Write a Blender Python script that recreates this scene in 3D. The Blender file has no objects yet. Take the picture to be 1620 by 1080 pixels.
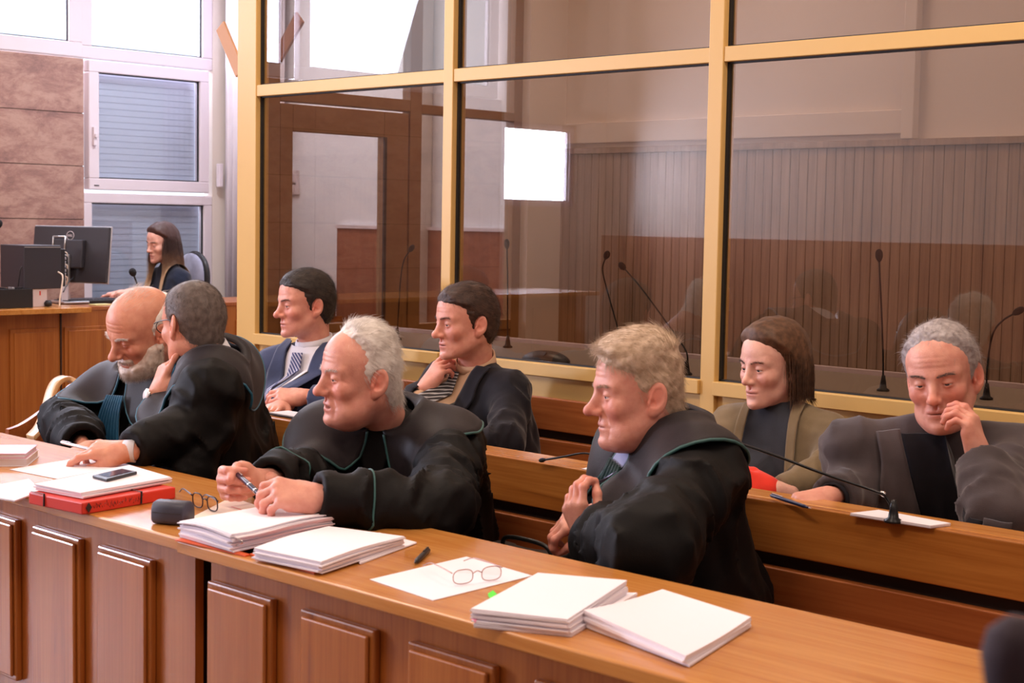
import bpy, math, random
import numpy as np
from mathutils import Matrix, Vector
random.seed(4); RNG = np.random.default_rng(7)
C = bpy.context.scene.collection
A3 = lambda *v: np.array(v, dtype=float)

# ---------------------------------------------------------------- camera
F_PX = 2409.96
RX = A3(0.71876834, 0.06662176, -0.69205029)
RY = A3(0.69503081, -0.04388092, 0.71763963)
RZ = A3(0.01744261, -0.99681292, -0.07784439)
R_CAM = np.array([RX, RY, RZ])            # camera (right, down, forward) -> world
EYE = A3(0, 0, 1.41)
cam_d = bpy.data.cameras.new('camera'); cam = bpy.data.objects.new('camera', cam_d); C.objects.link(cam)
cam_d.sensor_width = 36; cam_d.lens = F_PX / 1620 * 36; cam_d.clip_start = .05; cam_d.clip_end = 60
r, u, b = R_CAM[:, 0], -R_CAM[:, 1], -R_CAM[:, 2]
cam.matrix_world = Matrix(((r[0], u[0], b[0], EYE[0]), (r[1], u[1], b[1], EYE[1]), (r[2], u[2], b[2], EYE[2]), (0, 0, 0, 1)))
cam_d.dof.use_dof = True; cam_d.dof.focus_distance = 4.6; cam_d.dof.aperture_fstop = 9
bpy.context.scene.camera = cam

def ray(px, py): return R_CAM @ A3((px - 810) / F_PX, (py - 540) / F_PX, 1)
def PX(px, py, x): d = ray(px, py); return EYE + d * ((x - EYE[0]) / d[0])
def PY(px, py, y): d = ray(px, py); return EYE + d * ((y - EYE[1]) / d[1])
def PZ(px, py, z): d = ray(px, py); return EYE + d * ((z - EYE[2]) / d[2])

# ---------------------------------------------------------------- world, exposure
sc = bpy.context.scene
sc.view_settings.view_transform = 'Standard'; sc.view_settings.look = 'None'
sc.view_settings.gamma = 1; sc.view_settings.exposure = -.3
try: sc.view_settings.use_curve_mapping = False
except Exception: pass
w = bpy.data.worlds.new('sky'); sc.world = w; w.use_nodes = True
w.node_tree.nodes['Background'].inputs[0].default_value = (.80, .88, 1, 1)
w.node_tree.nodes['Background'].inputs[1].default_value = 2.2

def area(name, loc, target, sx, sy, power, col, spread=180):
    l = bpy.data.lights.new(name, 'AREA'); l.shape = 'RECTANGLE'; l.size = sx; l.size_y = sy
    l.energy = power; l.color = col; l.spread = math.radians(spread)
    o = bpy.data.objects.new(name, l); C.objects.link(o); o.location = loc
    o.rotation_euler = (Vector(target) - Vector(loc)).to_track_quat('-Z', 'Y').to_euler(); return o
# daylight entering by the tall windows in the left wall (panels stand outside the glass)
area('daylight', (-9.7, 2.6, 3.1), (-4, 1.8, 1.0), 7.6, 1.3, 560, (.84, .83, 1.0))
area('daylight', (-9.25, -1.45, 1.90), (-3.2, 2.3, 1.0), 1.1, .9, 900, (.84, .83, 1.0))
# warm ceiling lamps; those past the dock front are added fill, one of them cool
for lx, ly, pw, *lc in ((-4.6, .6, 36), (-1.8, .6, 38), (-4.6, 3.0, 30), (-1.8, 3.0, 34), (-7.3, 3.6, 14), (-7.3, .6, 20), (.9, 1.8, 26), (-4.3, 5.0, 22), (-1.9, 5.0, 20), (-7.3, 5.1, 50, (.86, .90, 1.0)), (.4, 5.0, 14)):
    area('ceiling_and_fill_light', (lx, ly, 3.30), (lx, ly, 0), 1.1, .5, pw, lc[0] if lc else (1.0, .775, .615))

# ---------------------------------------------------------------- materials
def mat(name, col, rough=.5, metal=0, **kw):
    m = bpy.data.materials.new(name); m.use_nodes = True
    p = m.node_tree.nodes['Principled BSDF']
    p.inputs['Base Color'].default_value = (*col, 1); p.inputs['Roughness'].default_value = rough; p.inputs['Metallic'].default_value = metal
    for k, v in kw.items(): p.inputs[k].default_value = v
    return m
def nd(m, t, **kw):
    n = m.node_tree.nodes.new(t)
    for k, v in kw.items():
        if k.startswith('i_'): n.inputs[int(k[2:])].default_value = v
        else: setattr(n, k, v)
    return n
def lk(m, a, ao, b_, bi): m.node_tree.links.new(a.outputs[ao], b_.inputs[bi])
def s2l(r_, g, b_): return tuple(((c / 255) / 12.92 if c / 255 <= .04045 else ((c / 255 + .055) / 1.055) ** 2.4) for c in (r_, g, b_))
def bump(m, src, out, dist=.002, strength=.5):
    n = nd(m, 'ShaderNodeBump'); n.inputs['Distance'].default_value = dist; n.inputs['Strength'].default_value = strength
    lk(m, src, out, n, 'Height'); lk(m, n, 0, m.node_tree.nodes['Principled BSDF'], 'Normal')
def ramp(m, src, out, stops):
    n = nd(m, 'ShaderNodeValToRGB'); e = n.color_ramp.elements
    while len(e) < len(stops): e.new(.5)
    for k, (p, c) in enumerate(stops): e[k].position = p; e[k].color = (*c, 1)
    lk(m, src, out, n, 0); return n
def wood(name, c1, c2, c3, axis=0, rough=.32, scale=1.0):
    """grain runs along axis (0 x, 1 y, 2 z)"""
    m = mat(name, c1, rough); m.node_tree.nodes['Principled BSDF'].inputs['Coat Weight'].default_value = .25
    m.node_tree.nodes['Principled BSDF'].inputs['Coat Roughness'].default_value = .22
    g = nd(m, 'ShaderNodeNewGeometry'); mp = nd(m, 'ShaderNodeMapping')
    s = [9 * scale] * 3; s[axis] = .55 * scale; mp.inputs['Scale'].default_value = s
    lk(m, g, 'Position', mp, 0)
    n = nd(m, 'ShaderNodeTexNoise'); n.inputs['Scale'].default_value = 1.3; n.inputs['Detail'].default_value = 6; n.inputs['Roughness'].default_value = .62; n.inputs['Distortion'].default_value = 1.6
    lk(m, mp, 0, n, 'Vector')
    mp2 = nd(m, 'ShaderNodeMapping'); s = [140 * scale] * 3; s[axis] = 2.5 * scale; mp2.inputs['Scale'].default_value = s
    lk(m, g, 'Position', mp2, 0)
    n2 = nd(m, 'ShaderNodeTexNoise'); n2.inputs['Scale'].default_value = 1; n2.inputs['Detail'].default_value = 2; lk(m, mp2, 0, n2, 'Vector')
    mx = nd(m, 'ShaderNodeMath', operation='MULTIPLY_ADD'); mx.inputs[1].default_value = .35; lk(m, n2, 0, mx, 0)
    ad = nd(m, 'ShaderNodeMath', operation='MULTIPLY'); ad.inputs[1].default_value = .8; lk(m, n, 0, ad, 0); lk(m, ad, 0, mx, 2)
    rp = ramp(m, mx, 0, [(.34, c3), (.5, c1), (.72, c2)])
    lk(m, rp, 0, m.node_tree.nodes['Principled BSDF'], 'Base Color')
    bump(m, n2, 0, .0006, .25); return m
def cloth(name, col, rough=.85, sheen=.25, sc_=900, var=.25):
    m = mat(name, col, rough); p = m.node_tree.nodes['Principled BSDF']
    p.inputs['Sheen Weight'].default_value = sheen; p.inputs['Sheen Roughness'].default_value = .4
    p.inputs['Specular IOR Level'].default_value = .18
    g = nd(m, 'ShaderNodeNewGeometry'); n = nd(m, 'ShaderNodeTexNoise'); n.inputs['Scale'].default_value = 7; n.inputs['Detail'].default_value = 4
    lk(m, g, 'Position', n, 'Vector')
    a = tuple(c * (1 - var) for c in col); b_ = tuple(c * (1 + var) for c in col)
    rp = ramp(m, n, 0, [(.35, a), (.65, b_)]); lk(m, rp, 0, p, 'Base Color')
    n2 = nd(m, 'ShaderNodeTexNoise'); n2.inputs['Scale'].default_value = sc_ / 3; n2.inputs['Detail'].default_value = 1; lk(m, g, 'Position', n2, 'Vector')
    bump(m, n2, 0, .0008, .4); return m
def skin(name, col, rough=.42):
    m = mat(name, col, rough); p = m.node_tree.nodes['Principled BSDF']
    p.inputs['Subsurface Weight'].default_value = .12; p.inputs['Subsurface Radius'].default_value = (1, .35, .2); p.inputs['Subsurface Scale'].default_value = .012
    p.inputs['Specular IOR Level'].default_value = .45
    at = nd(m, 'ShaderNodeAttribute', attribute_name='tint'); g = nd(m, 'ShaderNodeNewGeometry')
    n = nd(m, 'ShaderNodeTexNoise'); n.inputs['Scale'].default_value = 38; n.inputs['Detail'].default_value = 5; lk(m, g, 'Position', n, 'Vector')
    rp = ramp(m, n, 0, [(.3, tuple(c * f for c, f in zip(col, (.90, .80, .80)))), (.7, tuple(min(1, c * f) for c, f in zip(col, (1.06, 1.1, 1.1))))])
    mx = nd(m, 'ShaderNodeMix', data_type='RGBA', blend_type='MULTIPLY'); mx.inputs[0].default_value = 1
    lk(m, rp, 0, mx, 6); lk(m, at, 'Color', mx, 7); lk(m, mx, 2, p, 'Base Color')
    n2 = nd(m, 'ShaderNodeTexNoise'); n2.inputs['Scale'].default_value = 420; n2.inputs['Detail'].default_value = 3; lk(m, g, 'Position', n2, 'Vector')
    n3 = nd(m, 'ShaderNodeTexNoise'); n3.inputs['Scale'].default_value = 95; n3.inputs['Detail'].default_value = 4; lk(m, g, 'Position', n3, 'Vector')
    a3 = nd(m, 'ShaderNodeMath', operation='ADD'); lk(m, n2, 0, a3, 0); lk(m, n3, 0, a3, 1); bump(m, a3, 0, .0011, .5); return m
def glass(name, tint, refl=1.0, opac=0.0):
    """thin sheet of tinted glass: lets light through, mirrors by angle"""
    m = bpy.data.materials.new(name); m.use_nodes = True; t = m.node_tree; t.nodes.clear()
    o = t.nodes.new('ShaderNodeOutputMaterial'); mx = t.nodes.new('ShaderNodeMixShader'); tr = t.nodes.new('ShaderNodeBsdfTransparent'); gl = t.nodes.new('ShaderNodeBsdfGlossy')
    tr.inputs[0].default_value = (*tint, 1); gl.inputs['Roughness'].default_value = 0.0; gl.inputs[0].default_value = (refl, refl, refl, 1)
    fr = t.nodes.new('ShaderNodeFresnel'); fr.inputs[0].default_value = 1.52
    mu = t.nodes.new('ShaderNodeMath'); mu.operation = 'MULTIPLY'; mu.inputs[1].default_value = 1.9; mu.use_clamp = True
    ge = t.nodes.new('ShaderNodeNewGeometry'); iv = t.nodes.new('ShaderNodeMath'); iv.operation = 'SUBTRACT'; iv.inputs[0].default_value = 1; t.links.new(ge.outputs['Backfacing'], iv.inputs[1])
    m2 = t.nodes.new('ShaderNodeMath'); m2.operation = 'MULTIPLY'; t.links.new(fr.outputs[0], m2.inputs[0]); t.links.new(iv.outputs[0], m2.inputs[1]); t.links.new(m2.outputs[0], mu.inputs[0]); t.links.new(mu.outputs[0], mx.inputs[0])
    t.links.new(tr.outputs[0], mx.inputs[1]); t.links.new(gl.outputs[0], mx.inputs[2]); t.links.new(mx.outputs[0], o.inputs[0]); return m

M = {}
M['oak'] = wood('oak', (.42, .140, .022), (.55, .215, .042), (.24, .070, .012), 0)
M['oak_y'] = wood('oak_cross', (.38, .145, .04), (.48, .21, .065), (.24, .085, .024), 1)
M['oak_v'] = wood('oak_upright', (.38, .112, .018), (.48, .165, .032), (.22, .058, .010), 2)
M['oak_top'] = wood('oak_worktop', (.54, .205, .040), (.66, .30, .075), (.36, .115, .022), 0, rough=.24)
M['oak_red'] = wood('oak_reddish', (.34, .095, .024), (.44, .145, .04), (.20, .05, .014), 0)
M['plank'] = wood('plank_wood', (.30, .19, .115), (.42, .28, .18), (.17, .105, .06), 2, rough=.5)
M['wainscot'] = wood('wainscot_wood', (.30, .10, .05), (.36, .13, .06), (.22, .07, .035), 2, rough=.45)
M['bent'] = wood('pale_bent_wood', (.62, .36, .16), (.70, .44, .22), (.50, .27, .11), 2)
M['dark_gap'] = mat('joint_and_gap_shade', (.035, .014, .008), .6)  # dark joints; also painted shade in the desk gap and bench slots
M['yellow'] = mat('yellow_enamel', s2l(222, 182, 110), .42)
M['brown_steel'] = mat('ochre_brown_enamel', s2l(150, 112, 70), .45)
M['seal'] = mat('black_rubber', (.012, .012, .013), .6)
M['white_pvc'] = mat('white_plastic', s2l(226, 214, 220), .35)
M['wall'] = mat('painted_wall', s2l(228, 215, 205), .8)
M['wall_white'] = mat('white_wall_paint', s2l(240, 243, 250), .7)
M['ceiling'] = mat('ceiling_paint', s2l(235, 228, 218), .9)
M['floor'] = mat('floor_vinyl', (.16, .10, .07), .4)
M['shutter'] = mat('shutter_slats', s2l(196, 200, 214), .5)
_m = M['shutter']; _t = _m.node_tree; _tr = nd(_m, 'ShaderNodeBsdfTranslucent'); _tr.inputs[0].default_value = (.75, .8, 1, 1); _mx = nd(_m, 'ShaderNodeMixShader'); _mx.inputs[0].default_value = .12
_t.links.new(_t.nodes['Principled BSDF'].outputs[0], _mx.inputs[1]); _t.links.new(_tr.outputs[0], _mx.inputs[2]); _t.links.new(_mx.outputs[0], _t.nodes['Material Output'].inputs[0])
M['curtain'] = cloth('white_curtain', s2l(236, 228, 236), .9, .1, 300, .03)
M['pane'] = glass('window_glass', (.93, .95, .97))
M['booth_glass'] = glass('booth_glass', (.69, .625, .575), refl=1.0)
M['black_pl'] = mat('black_plastic', (.018, .018, .022), .38)
M['dark_pl'] = mat('dark_grey_plastic', (.035, .032, .042), .45)
M['silver'] = mat('silver_metal', (.62, .62, .64), .3, .8)
M['steel'] = mat('steel', (.75, .75, .76), .2, 1)
M['black_metal'] = mat('black_metal', (.015, .015, .017), .35, .4)
M['foam'] = mat('black_foam', (.02, .018, .022), .95)
M['grey_laminate'] = mat('grey_laminate', s2l(150, 140, 128), .4)
M['paper'] = mat('paper', (.93, .88, .95), .75)
M['paper_side'] = mat('paper_edges', (.70, .64, .66), .85)
M['cream_paper'] = mat('cream_paper', (.83, .70, .60), .8)
M['red_card'] = mat('red_cardboard', (.72, .045, .028), .4)
M['orange_card'] = mat('orange_cardboard', (.80, .13, .03), .5)
M['robe'] = cloth('black_robe_cloth', (.0036, .0031, .0034), .62, .0)
M['collar'] = cloth('charcoal_collar_cloth', (.024, .019, .022), .55, .08)
M['piping'] = mat('green_piping', s2l(52, 96, 96), .5)
M['teal'] = cloth('teal_pleated_cloth', s2l(32, 92, 128), .45, .3)
M['dgreen'] = cloth('dark_green_cloth', s2l(20, 48, 46), .5, .2)
M['shirt_white'] = cloth('white_shirt', (.75, .74, .80), .8, .1, 900, .03)
M['shirt_blue'] = cloth('pale_blue_shirt', (.42, .45, .68), .8, .1, 900, .03)
M['navy'] = cloth('navy_suit', s2l(58, 66, 94), .8, .3)
M['suit_black'] = cloth('black_suit', (.012, .011, .016), .8, .2)
M['suit_grey'] = cloth('grey_suit', s2l(74, 66, 68), .8, .3)
M['knit_black'] = cloth('dark_blue_knit', s2l(32, 38, 56), .85, .3)
M['olive'] = cloth('olive_cardigan', s2l(124, 108, 84), .9, .3)
M['slate'] = cloth('slate_top', s2l(56, 58, 66), .85, .2)
M['trouser'] = cloth('dark_trousers', (.015, .015, .02), .85, .1)
M['leather'] = mat('black_leather', (.012, .012, .012), .4)
M['chair_grey'] = cloth('grey_chair_fabric', s2l(160, 162, 184), .9, .3)
M['red_knit'] = cloth('red_glove_wool', (.80, .05, .03), .85, .3)
M['eyewhite'] = mat('eye', (.75, .70, .68), .2)
M['iris'] = mat('iris', (.05, .06, .07), .2)
def stone():
    m = mat('marble_cladding', (.4, .3, .26), .4); p = m.node_tree.nodes['Principled BSDF']; g = nd(m, 'ShaderNodeNewGeometry')
    n = nd(m, 'ShaderNodeTexNoise'); n.inputs['Scale'].default_value = 5.5; n.inputs['Detail'].default_value = 12; n.inputs['Roughness'].default_value = .78; n.inputs['Distortion'].default_value = .35
    mp = nd(m, 'ShaderNodeMapping'); mp.inputs['Rotation'].default_value = (.6, 0, 0); mp.inputs['Scale'].default_value = (1, .7, 1.5); lk(m, g, 'Position', mp, 0); lk(m, mp, 0, n, 'Vector')
    rp = ramp(m, n, 0, [(.30, s2l(112, 82, 80)), (.47, s2l(160, 120, 108)), (.58, s2l(182, 146, 130)), (.72, s2l(146, 106, 98))])
    lk(m, rp, 0, p, 'Base Color'); return m
M['stone'] = stone()
def stripes(name, base, line, freq, ang, th=.12, noise=False):
    m = cloth(name, base, .6, .1); p = m.node_tree.nodes['Principled BSDF']; g = nd(m, 'ShaderNodeNewGeometry')
    mp = nd(m, 'ShaderNodeMapping'); mp.inputs['Rotation'].default_value = ang; lk(m, g, 'Position', mp, 0)
    wv = nd(m, 'ShaderNodeTexWave'); wv.inputs['Scale'].default_value = freq; lk(m, mp, 0, wv, 'Vector')
    rp = ramp(m, wv, 0, [(0, line), (th, line), (th + .05, base), (1, base)]); lk(m, rp, 0, p, 'Base Color'); return m
M['tie_blue'] = stripes('blue_striped_tie', s2l(66, 72, 112), s2l(190, 188, 205), 30, (0, .8, 0), .25)
M['tie_grey'] = stripes('grey_striped_tie', s2l(52, 48, 50), s2l(170, 168, 170), 30, (0, 1.57, 0), .3)
M['shirt_peach'] = cloth('cream_shirt', s2l(205, 170, 140), .8, .1, 900, .03)

# ---------------------------------------------------------------- object helpers
WM = {}
def wmat(o): return WM.get(o.name, Matrix.Identity(4))
def tag(o, label=None, cat=None, group=None, kind=None):
    for k, v in (('label', label), ('category', cat), ('group', group), ('kind', kind)):
        if v: o[k] = v
    return o
def thing(name, loc, label, cat, group=None, rz=0):
    o = bpy.data.objects.new(name, None); C.objects.link(o); o.empty_display_size = .1
    o.location = loc; o.rotation_euler = (0, 0, rz)
    WM[o.name] = Matrix.Translation(Vector(loc)) @ Matrix.Rotation(rz, 4, 'Z')
    return tag(o, label, cat, group)
def mesh(name, V, Fs, m, parent=None, smooth=True, local=False, mats=None, midx=None):
    """V in world coordinates unless local"""
    me = bpy.data.meshes.new(name); V = np.asarray(V, dtype=float)
    if parent is not None and not local:
        I = np.array(wmat(parent).inverted()); V = V @ I[:3, :3].T + I[:3, 3]
    if isinstance(Fs, np.ndarray):
        n, k = Fs.shape; me.vertices.add(len(V)); me.vertices.foreach_set('co', V.astype(np.float32).ravel())
        me.loops.add(n * k); me.loops.foreach_set('vertex_index', Fs.astype(np.int32).ravel())
        me.polygons.add(n); me.polygons.foreach_set('loop_start', np.arange(0, n * k, k, dtype=np.int32)); me.polygons.foreach_set('loop_total', np.full(n, k, dtype=np.int32))
        me.update(calc_edges=True)
    else:
        me.from_pydata(V.tolist(), [], [tuple(int(i) for i in f) for f in Fs]); me.update()
    for mm in (mats or [m]): me.materials.append(mm)
    if midx is not None: me.polygons.foreach_set('material_index', np.asarray(midx, dtype=np.int32))
    me.polygons.foreach_set('use_smooth', np.full(len(me.polygons), smooth)); me.validate()
    o = bpy.data.objects.new(name, me); C.objects.link(o)
    if parent is not None: o.parent = parent
    WM[o.name] = wmat(parent) if parent is not None else Matrix.Identity(4)
    return o
def bevel(o, w_=.003, seg=2):
    md = o.modifiers.new('bevel', 'BEVEL'); md.width = w_; md.segments = seg; md.limit_method = 'ANGLE'; return o
class MB:
    def __init__(s): s.V = []; s.F = []; s.m = []
    def add(s, V, F_, mi=0):
        k = len(s.V); s.V += [tuple(v) for v in V]; s.F += [tuple(int(i) + k for i in f) for f in F_]; s.m += [mi] * len(F_); return s
    def box(s, x0, x1, y0, y1, z0, z1, mi=0):
        V = [(x, y, z) for z in (z0, z1) for y in (y0, y1) for x in (x0, x1)]
        return s.add(V, [(0, 2, 3, 1), (4, 5, 7, 6), (0, 1, 5, 4), (2, 6, 7, 3), (0, 4, 6, 2), (1, 3, 7, 5)], mi)
    def obox(s, c, ax, ay, az, sx, sy, sz, mi=0):
        """oriented box: centre, unit axes, full sizes"""
        c, ax, ay, az = map(np.array, (c, ax, ay, az))
        V = [c + ax * sx * i + ay * sy * j + az * sz * k for k in (-.5, .5) for j in (-.5, .5) for i in (-.5, .5)]
        return s.add(V, [(0, 2, 3, 1), (4, 5, 7, 6), (0, 1, 5, 4), (2, 6, 7, 3), (0, 4, 6, 2), (1, 3, 7, 5)], mi)
    def tube(s, pts, rad, n=10, mi=0, closed=False, flat=1.0):
        pts = [np.array(p, float) for p in pts]; m_ = len(pts); rad = list(rad) if hasattr(rad, '__len__') else [rad] * m_
        V = []; prev = None
        for i, p in enumerate(pts):
            t = (pts[(i + 1) % m_] - pts[i - 1]) if closed else pts[min(i + 1, m_ - 1)] - pts[max(i - 1, 0)]
            t = t / (np.linalg.norm(t) + 1e-9)
            if prev is None: a = np.cross(t, (0, 0, 1)); a = a if np.linalg.norm(a) > .1 else np.cross(t, (1, 0, 0))
            else: a = prev - t * np.dot(prev, t)
            a = a / np.linalg.norm(a); prev = a; bb = np.cross(t, a)
            V += [p + rad[i] * (math.cos(q) * a + flat * math.sin(q) * bb) for q in np.linspace(0, 2 * math.pi, n, endpoint=False)]
        F_ = []
        for i in range(m_ if closed else m_ - 1):
            for j in range(n):
                a0 = i * n + j; a1 = i * n + (j + 1) % n; b0 = ((i + 1) % m_) * n + j; b1 = ((i + 1) % m_) * n + (j + 1) % n
                F_.append((a0, a1, b1, b0))
        if not closed: F_ += [tuple(range(n))[::-1], tuple((m_ - 1) * n + j for j in range(n))]
        return s.add(V, F_, mi)
    def lathe(s, prof, c, axis=(0, 0, 1), n=24, mi=0):
        """prof: (radius, distance along axis)"""
        axis = np.array(axis, float); axis /= np.linalg.norm(axis); a = np.cross(axis, (1, 0, 0)); a = a if np.linalg.norm(a) > .1 else np.cross(axis, (0, 1, 0)); a /= np.linalg.norm(a); bb = np.cross(axis, a)
        V = [np.array(c) + axis * h + rr * (math.cos(q) * a + math.sin(q) * bb) for rr, h in prof for q in np.linspace(0, 2 * math.pi, n, endpoint=False)]
        F_ = [(i * n + j, i * n + (j + 1) % n, (i + 1) * n + (j + 1) % n, (i + 1) * n + j) for i in range(len(prof) - 1) for j in range(n)]
        F_ += [tuple(range(n))[::-1], tuple((len(prof) - 1) * n + j for j in range(n))]
        return s.add(V, F_, mi)
    def build(s, name, m, parent=None, smooth=False, bv=0, seg=2):
        mats = m if isinstance(m, list) else None
        o = mesh(name, s.V, s.F, m if mats is None else m[0], parent, smooth, mats=mats, midx=s.m if mats else None)
        if bv: bevel(o, bv, seg)
        return o
def struct(o, label=None): o['kind'] = 'structure'; (label and tag(o, label)); return o
def bez(pts, n=24):
    """smooth curve through points (Catmull-Rom)"""
    P = [np.array(p, float) for p in pts]; P = [2 * P[0] - P[1]] + P + [2 * P[-1] - P[-2]]; out = []
    k = len(P) - 3; per = max(2, n // k)
    for i in range(k):
        p0, p1, p2, p3 = P[i:i + 4]
        for t in np.linspace(0, 1, per, endpoint=(i == k - 1)):
            out.append(.5 * ((2 * p1) + (-p0 + p2) * t + (2 * p0 - 5 * p1 + 4 * p2 - p3) * t * t + (-p0 + 3 * p1 - 3 * p2 + p3) * t ** 3))
    return out
# ================================================================= THE ROOM
struct(MB().box(-9.0, 3.6, -2.4, 6.5, -.05, 0).build('floor', M['floor']))
struct(MB().box(-9.0, 3.6, -2.4, 6.5, 3.45, 3.55).build('ceiling', M['ceiling']))
# left wall: marble below, windows above and at the right end
b = MB(); zs = [0, .36, .70, 1.04, 1.381, 1.725, 2.064, 2.415]
for k in range(7):
    for (y0, y1) in ((-1.0, .95), (.955, 3.10), (3.105, 5.205)): b.box(-9.0, -8.90, y0, y1, zs[k] + .0025, zs[k + 1] - .0025)
b.box(-9.02, -8.905, -1.0, 5.2, 0, 2.41, 1)
struct(b.build('wall_left', [M['stone'], M['dark_gap']]))
b = MB().box(-9.05, -8.87, -2.4, -1.9, 0, 3.45).box(-9.05, -8.87, -1.9, -1.0, 0, 1.55).box(-9.05, -8.87, -1.9, -1.0, 2.25, 3.45)
struct(b.build('wall_left_end', M['wall']))
def window(name, y0, y1, z0, z1, fr=.06, x=-8.90, depth=.07, shutter=False, pane=True):
    o = struct(MB().box(x - depth, x, y0, y1, z0, z0 + fr).box(x - depth, x, y0, y1, z1 - fr, z1).box(x - depth, x, y0, y0 + fr, z0 + fr, z1 - fr).box(x - depth, x, y1 - fr, y1, z0 + fr, z1 - fr).build(name, M['white_pvc'], bv=.006))
    s = MB(); g = .008; yy0, yy1, zz0, zz1 = y0 + fr, y1 - fr, z0 + fr, z1 - fr
    for (a0, a1, c0, c1) in ((yy0, yy0 + g, zz0, zz1), (yy1 - g, yy1, zz0, zz1), (yy0, yy1, zz0, zz0 + g), (yy0, yy1, zz1 - g, zz1)): s.box(x - .03, x - .018, a0, a1, c0, c1)
    s.build('gasket', M['seal'], o)
    MB().box(x - .026, x - .022, yy0 + g, yy1 - g, zz0 + g, zz1 - g).build('glass_pane', M['pane'], o)
    if shutter:
        n = int((z1 - z0 - 2 * fr) / .042); q = MB()
        for k in range(n + 1):
            z = zz0 + k * .042; q.box(x - .112, x - .10, yy0 - .02, yy1 + .02, z, z + .039)
        q.box(x - .12, x - .112, yy0 - .03, yy1 + .03, zz0 - .02, zz1 + .02).build('roller_shutter', M['shutter'], o)
    return o
window('window_1', 3.2, 5.20, 2.42, 3.45, .095)
window('window_2', 1.15, 3.15, 2.42, 3.45, .095)
window('window_3', -.95, 1.1, 2.42, 3.45, .095)
window('window_4', 5.19, 6.20, 2.42, 3.45, .08)
sash = window('window_5', 5.235, 6.165, 1.575, 2.41, .075, x=-8.885, shutter=True)
window('window_6', 5.20, 6.20, .55, 1.555, .065, shutter=True)
window('window_7', -1.9, -1.0, 1.55, 2.25, .05)
MB().box(-8.885, -8.86, 5.255, 5.278, 1.86, 1.98).box(-8.87, -8.845, 5.258, 5.275, 1.91, 1.935).build('handle', M['white_pvc'], sash, bv=.004)
MB().box(-8.884, -8.882, 5.27, 5.305, 1.60, 1.607).build('maker_mark', M['dark_pl'], sash)
struct(MB().box(-9.0, -8.9, 5.2, 6.2, 0, .55).build('wall_left_below_window', M['wall']))
struct(MB().box(-9.0, -8.90, 6.2, 6.5, 0, 3.45).build('wall_left_corner', M['wall']))
# pleated white blind gathered in the corner
th = np.linspace(0, 1, 90); V = []
for z in (.80, 3.40):
    for t in th: V.append((-8.86 + t * .66, 6.28 + .022 * math.sin(t * 2 * math.pi * 10), z))
n = len(th); V2 = [(x, y + .006, z) for x, y, z in V]
F_ = [(i, i + 1, n + i + 1, n + i) for i in range(n - 1)]
F_ += [tuple(2 * n + j for j in f)[::-1] for f in F_] + [(i, 2 * n + i, 2 * n + i + 1, i + 1) for i in range(n - 1)] + [(n + i, n + i + 1, 3 * n + i + 1, 3 * n + i) for i in range(n - 1)]
F_ += [(0, n, 3 * n, 2 * n), (n - 1, 3 * n - 1, 4 * n - 1, 2 * n - 1)]
tag(mesh('pleated_curtain', V + V2, F_, M['curtain']), 'white pleated curtain hanging in the corner right of the tall window', 'curtain')
tag(MB().box(-8.86, -8.82, 6.205, 6.235, 1.62, 1.78).build('blind_control', M['white_pvc'], bv=.004), 'small white control box beside the window frame', 'control box')
# back wall behind everything (seen past the booth door) and the planked wall of the booth
struct(MB().box(-9.0, -5.4, 6.35, 6.5, 0, 3.45).build('wall_back', M['wall_white']))
wl = PY(537, 357, 6.34); zt = wl[2]
b = MB().box(wl[0], -5.42, 6.32, 6.349, 0, zt - .015, 0).box(wl[0], -5.42, 6.305, 6.349, zt - .015, zt + .005, 1)
struct(b.build('trim_1', [M['wainscot'], M['white_pvc']]))
struct(MB().box(-6.9, -6.82, 6.2, 6.35, 0, 3.45).build('trim_2', M['wall'], bv=.01))
for (px, py, h) in ((463, 281, .10), (464, 298, .08)):
    p = PY(px, py, 6.33)
    tag(MB().box(p[0] - .045, p[0] + .045, 6.325, 6.349, p[2] - h / 2, p[2] + h / 2).box(p[0] - .02, p[0] + .02, 6.315, 6.325, p[2] - .025, p[2] + .025).build('switch_plate', M['white_pvc'], bv=.003),
        'white wall switch seen through the booth door, %s of the two' % ('upper' if h > .09 else 'lower'), 'switch')
struct(MB().box(-5.5, 3.6, 6.0, 6.12, 0, 3.45).build('wall_booth', M['wall']))
b = MB(); x = -5.50; z0, z1 = .2, 1.80; rr = random.Random(3)
while x < 1.2:
    wd = .0485; o_ = rr.uniform(-.0015, .0015); b.box(x + .0012, x + wd - .0012, 5.972 + o_, 5.985, z0, z1 - .03); x += wd
b.box(-5.5, 1.2, 5.985, 5.999, z0, z1 - .03, 1); b.box(-5.5, 1.2, 5.955, 5.999, z1 - .03, z1, 0)
struct(b.build('wall_planks', [M['plank'], M['dark_gap']], bv=.0015, seg=1))
struct(MB().box(-5.56, -5.42, 5.72, 6.0, 0, 3.45).build('wall_pillar', M['wall']))
p = PY(1440, 150, 5.97)
struct(MB().box(p[0] - .03, p[0] + .03, 5.95, 5.999, 1.80, 3.45).box(-5.5, p[0], 5.975, 5.999, 1.825, 1.93).build('trim_3', M['wall'], bv=.004))
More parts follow.
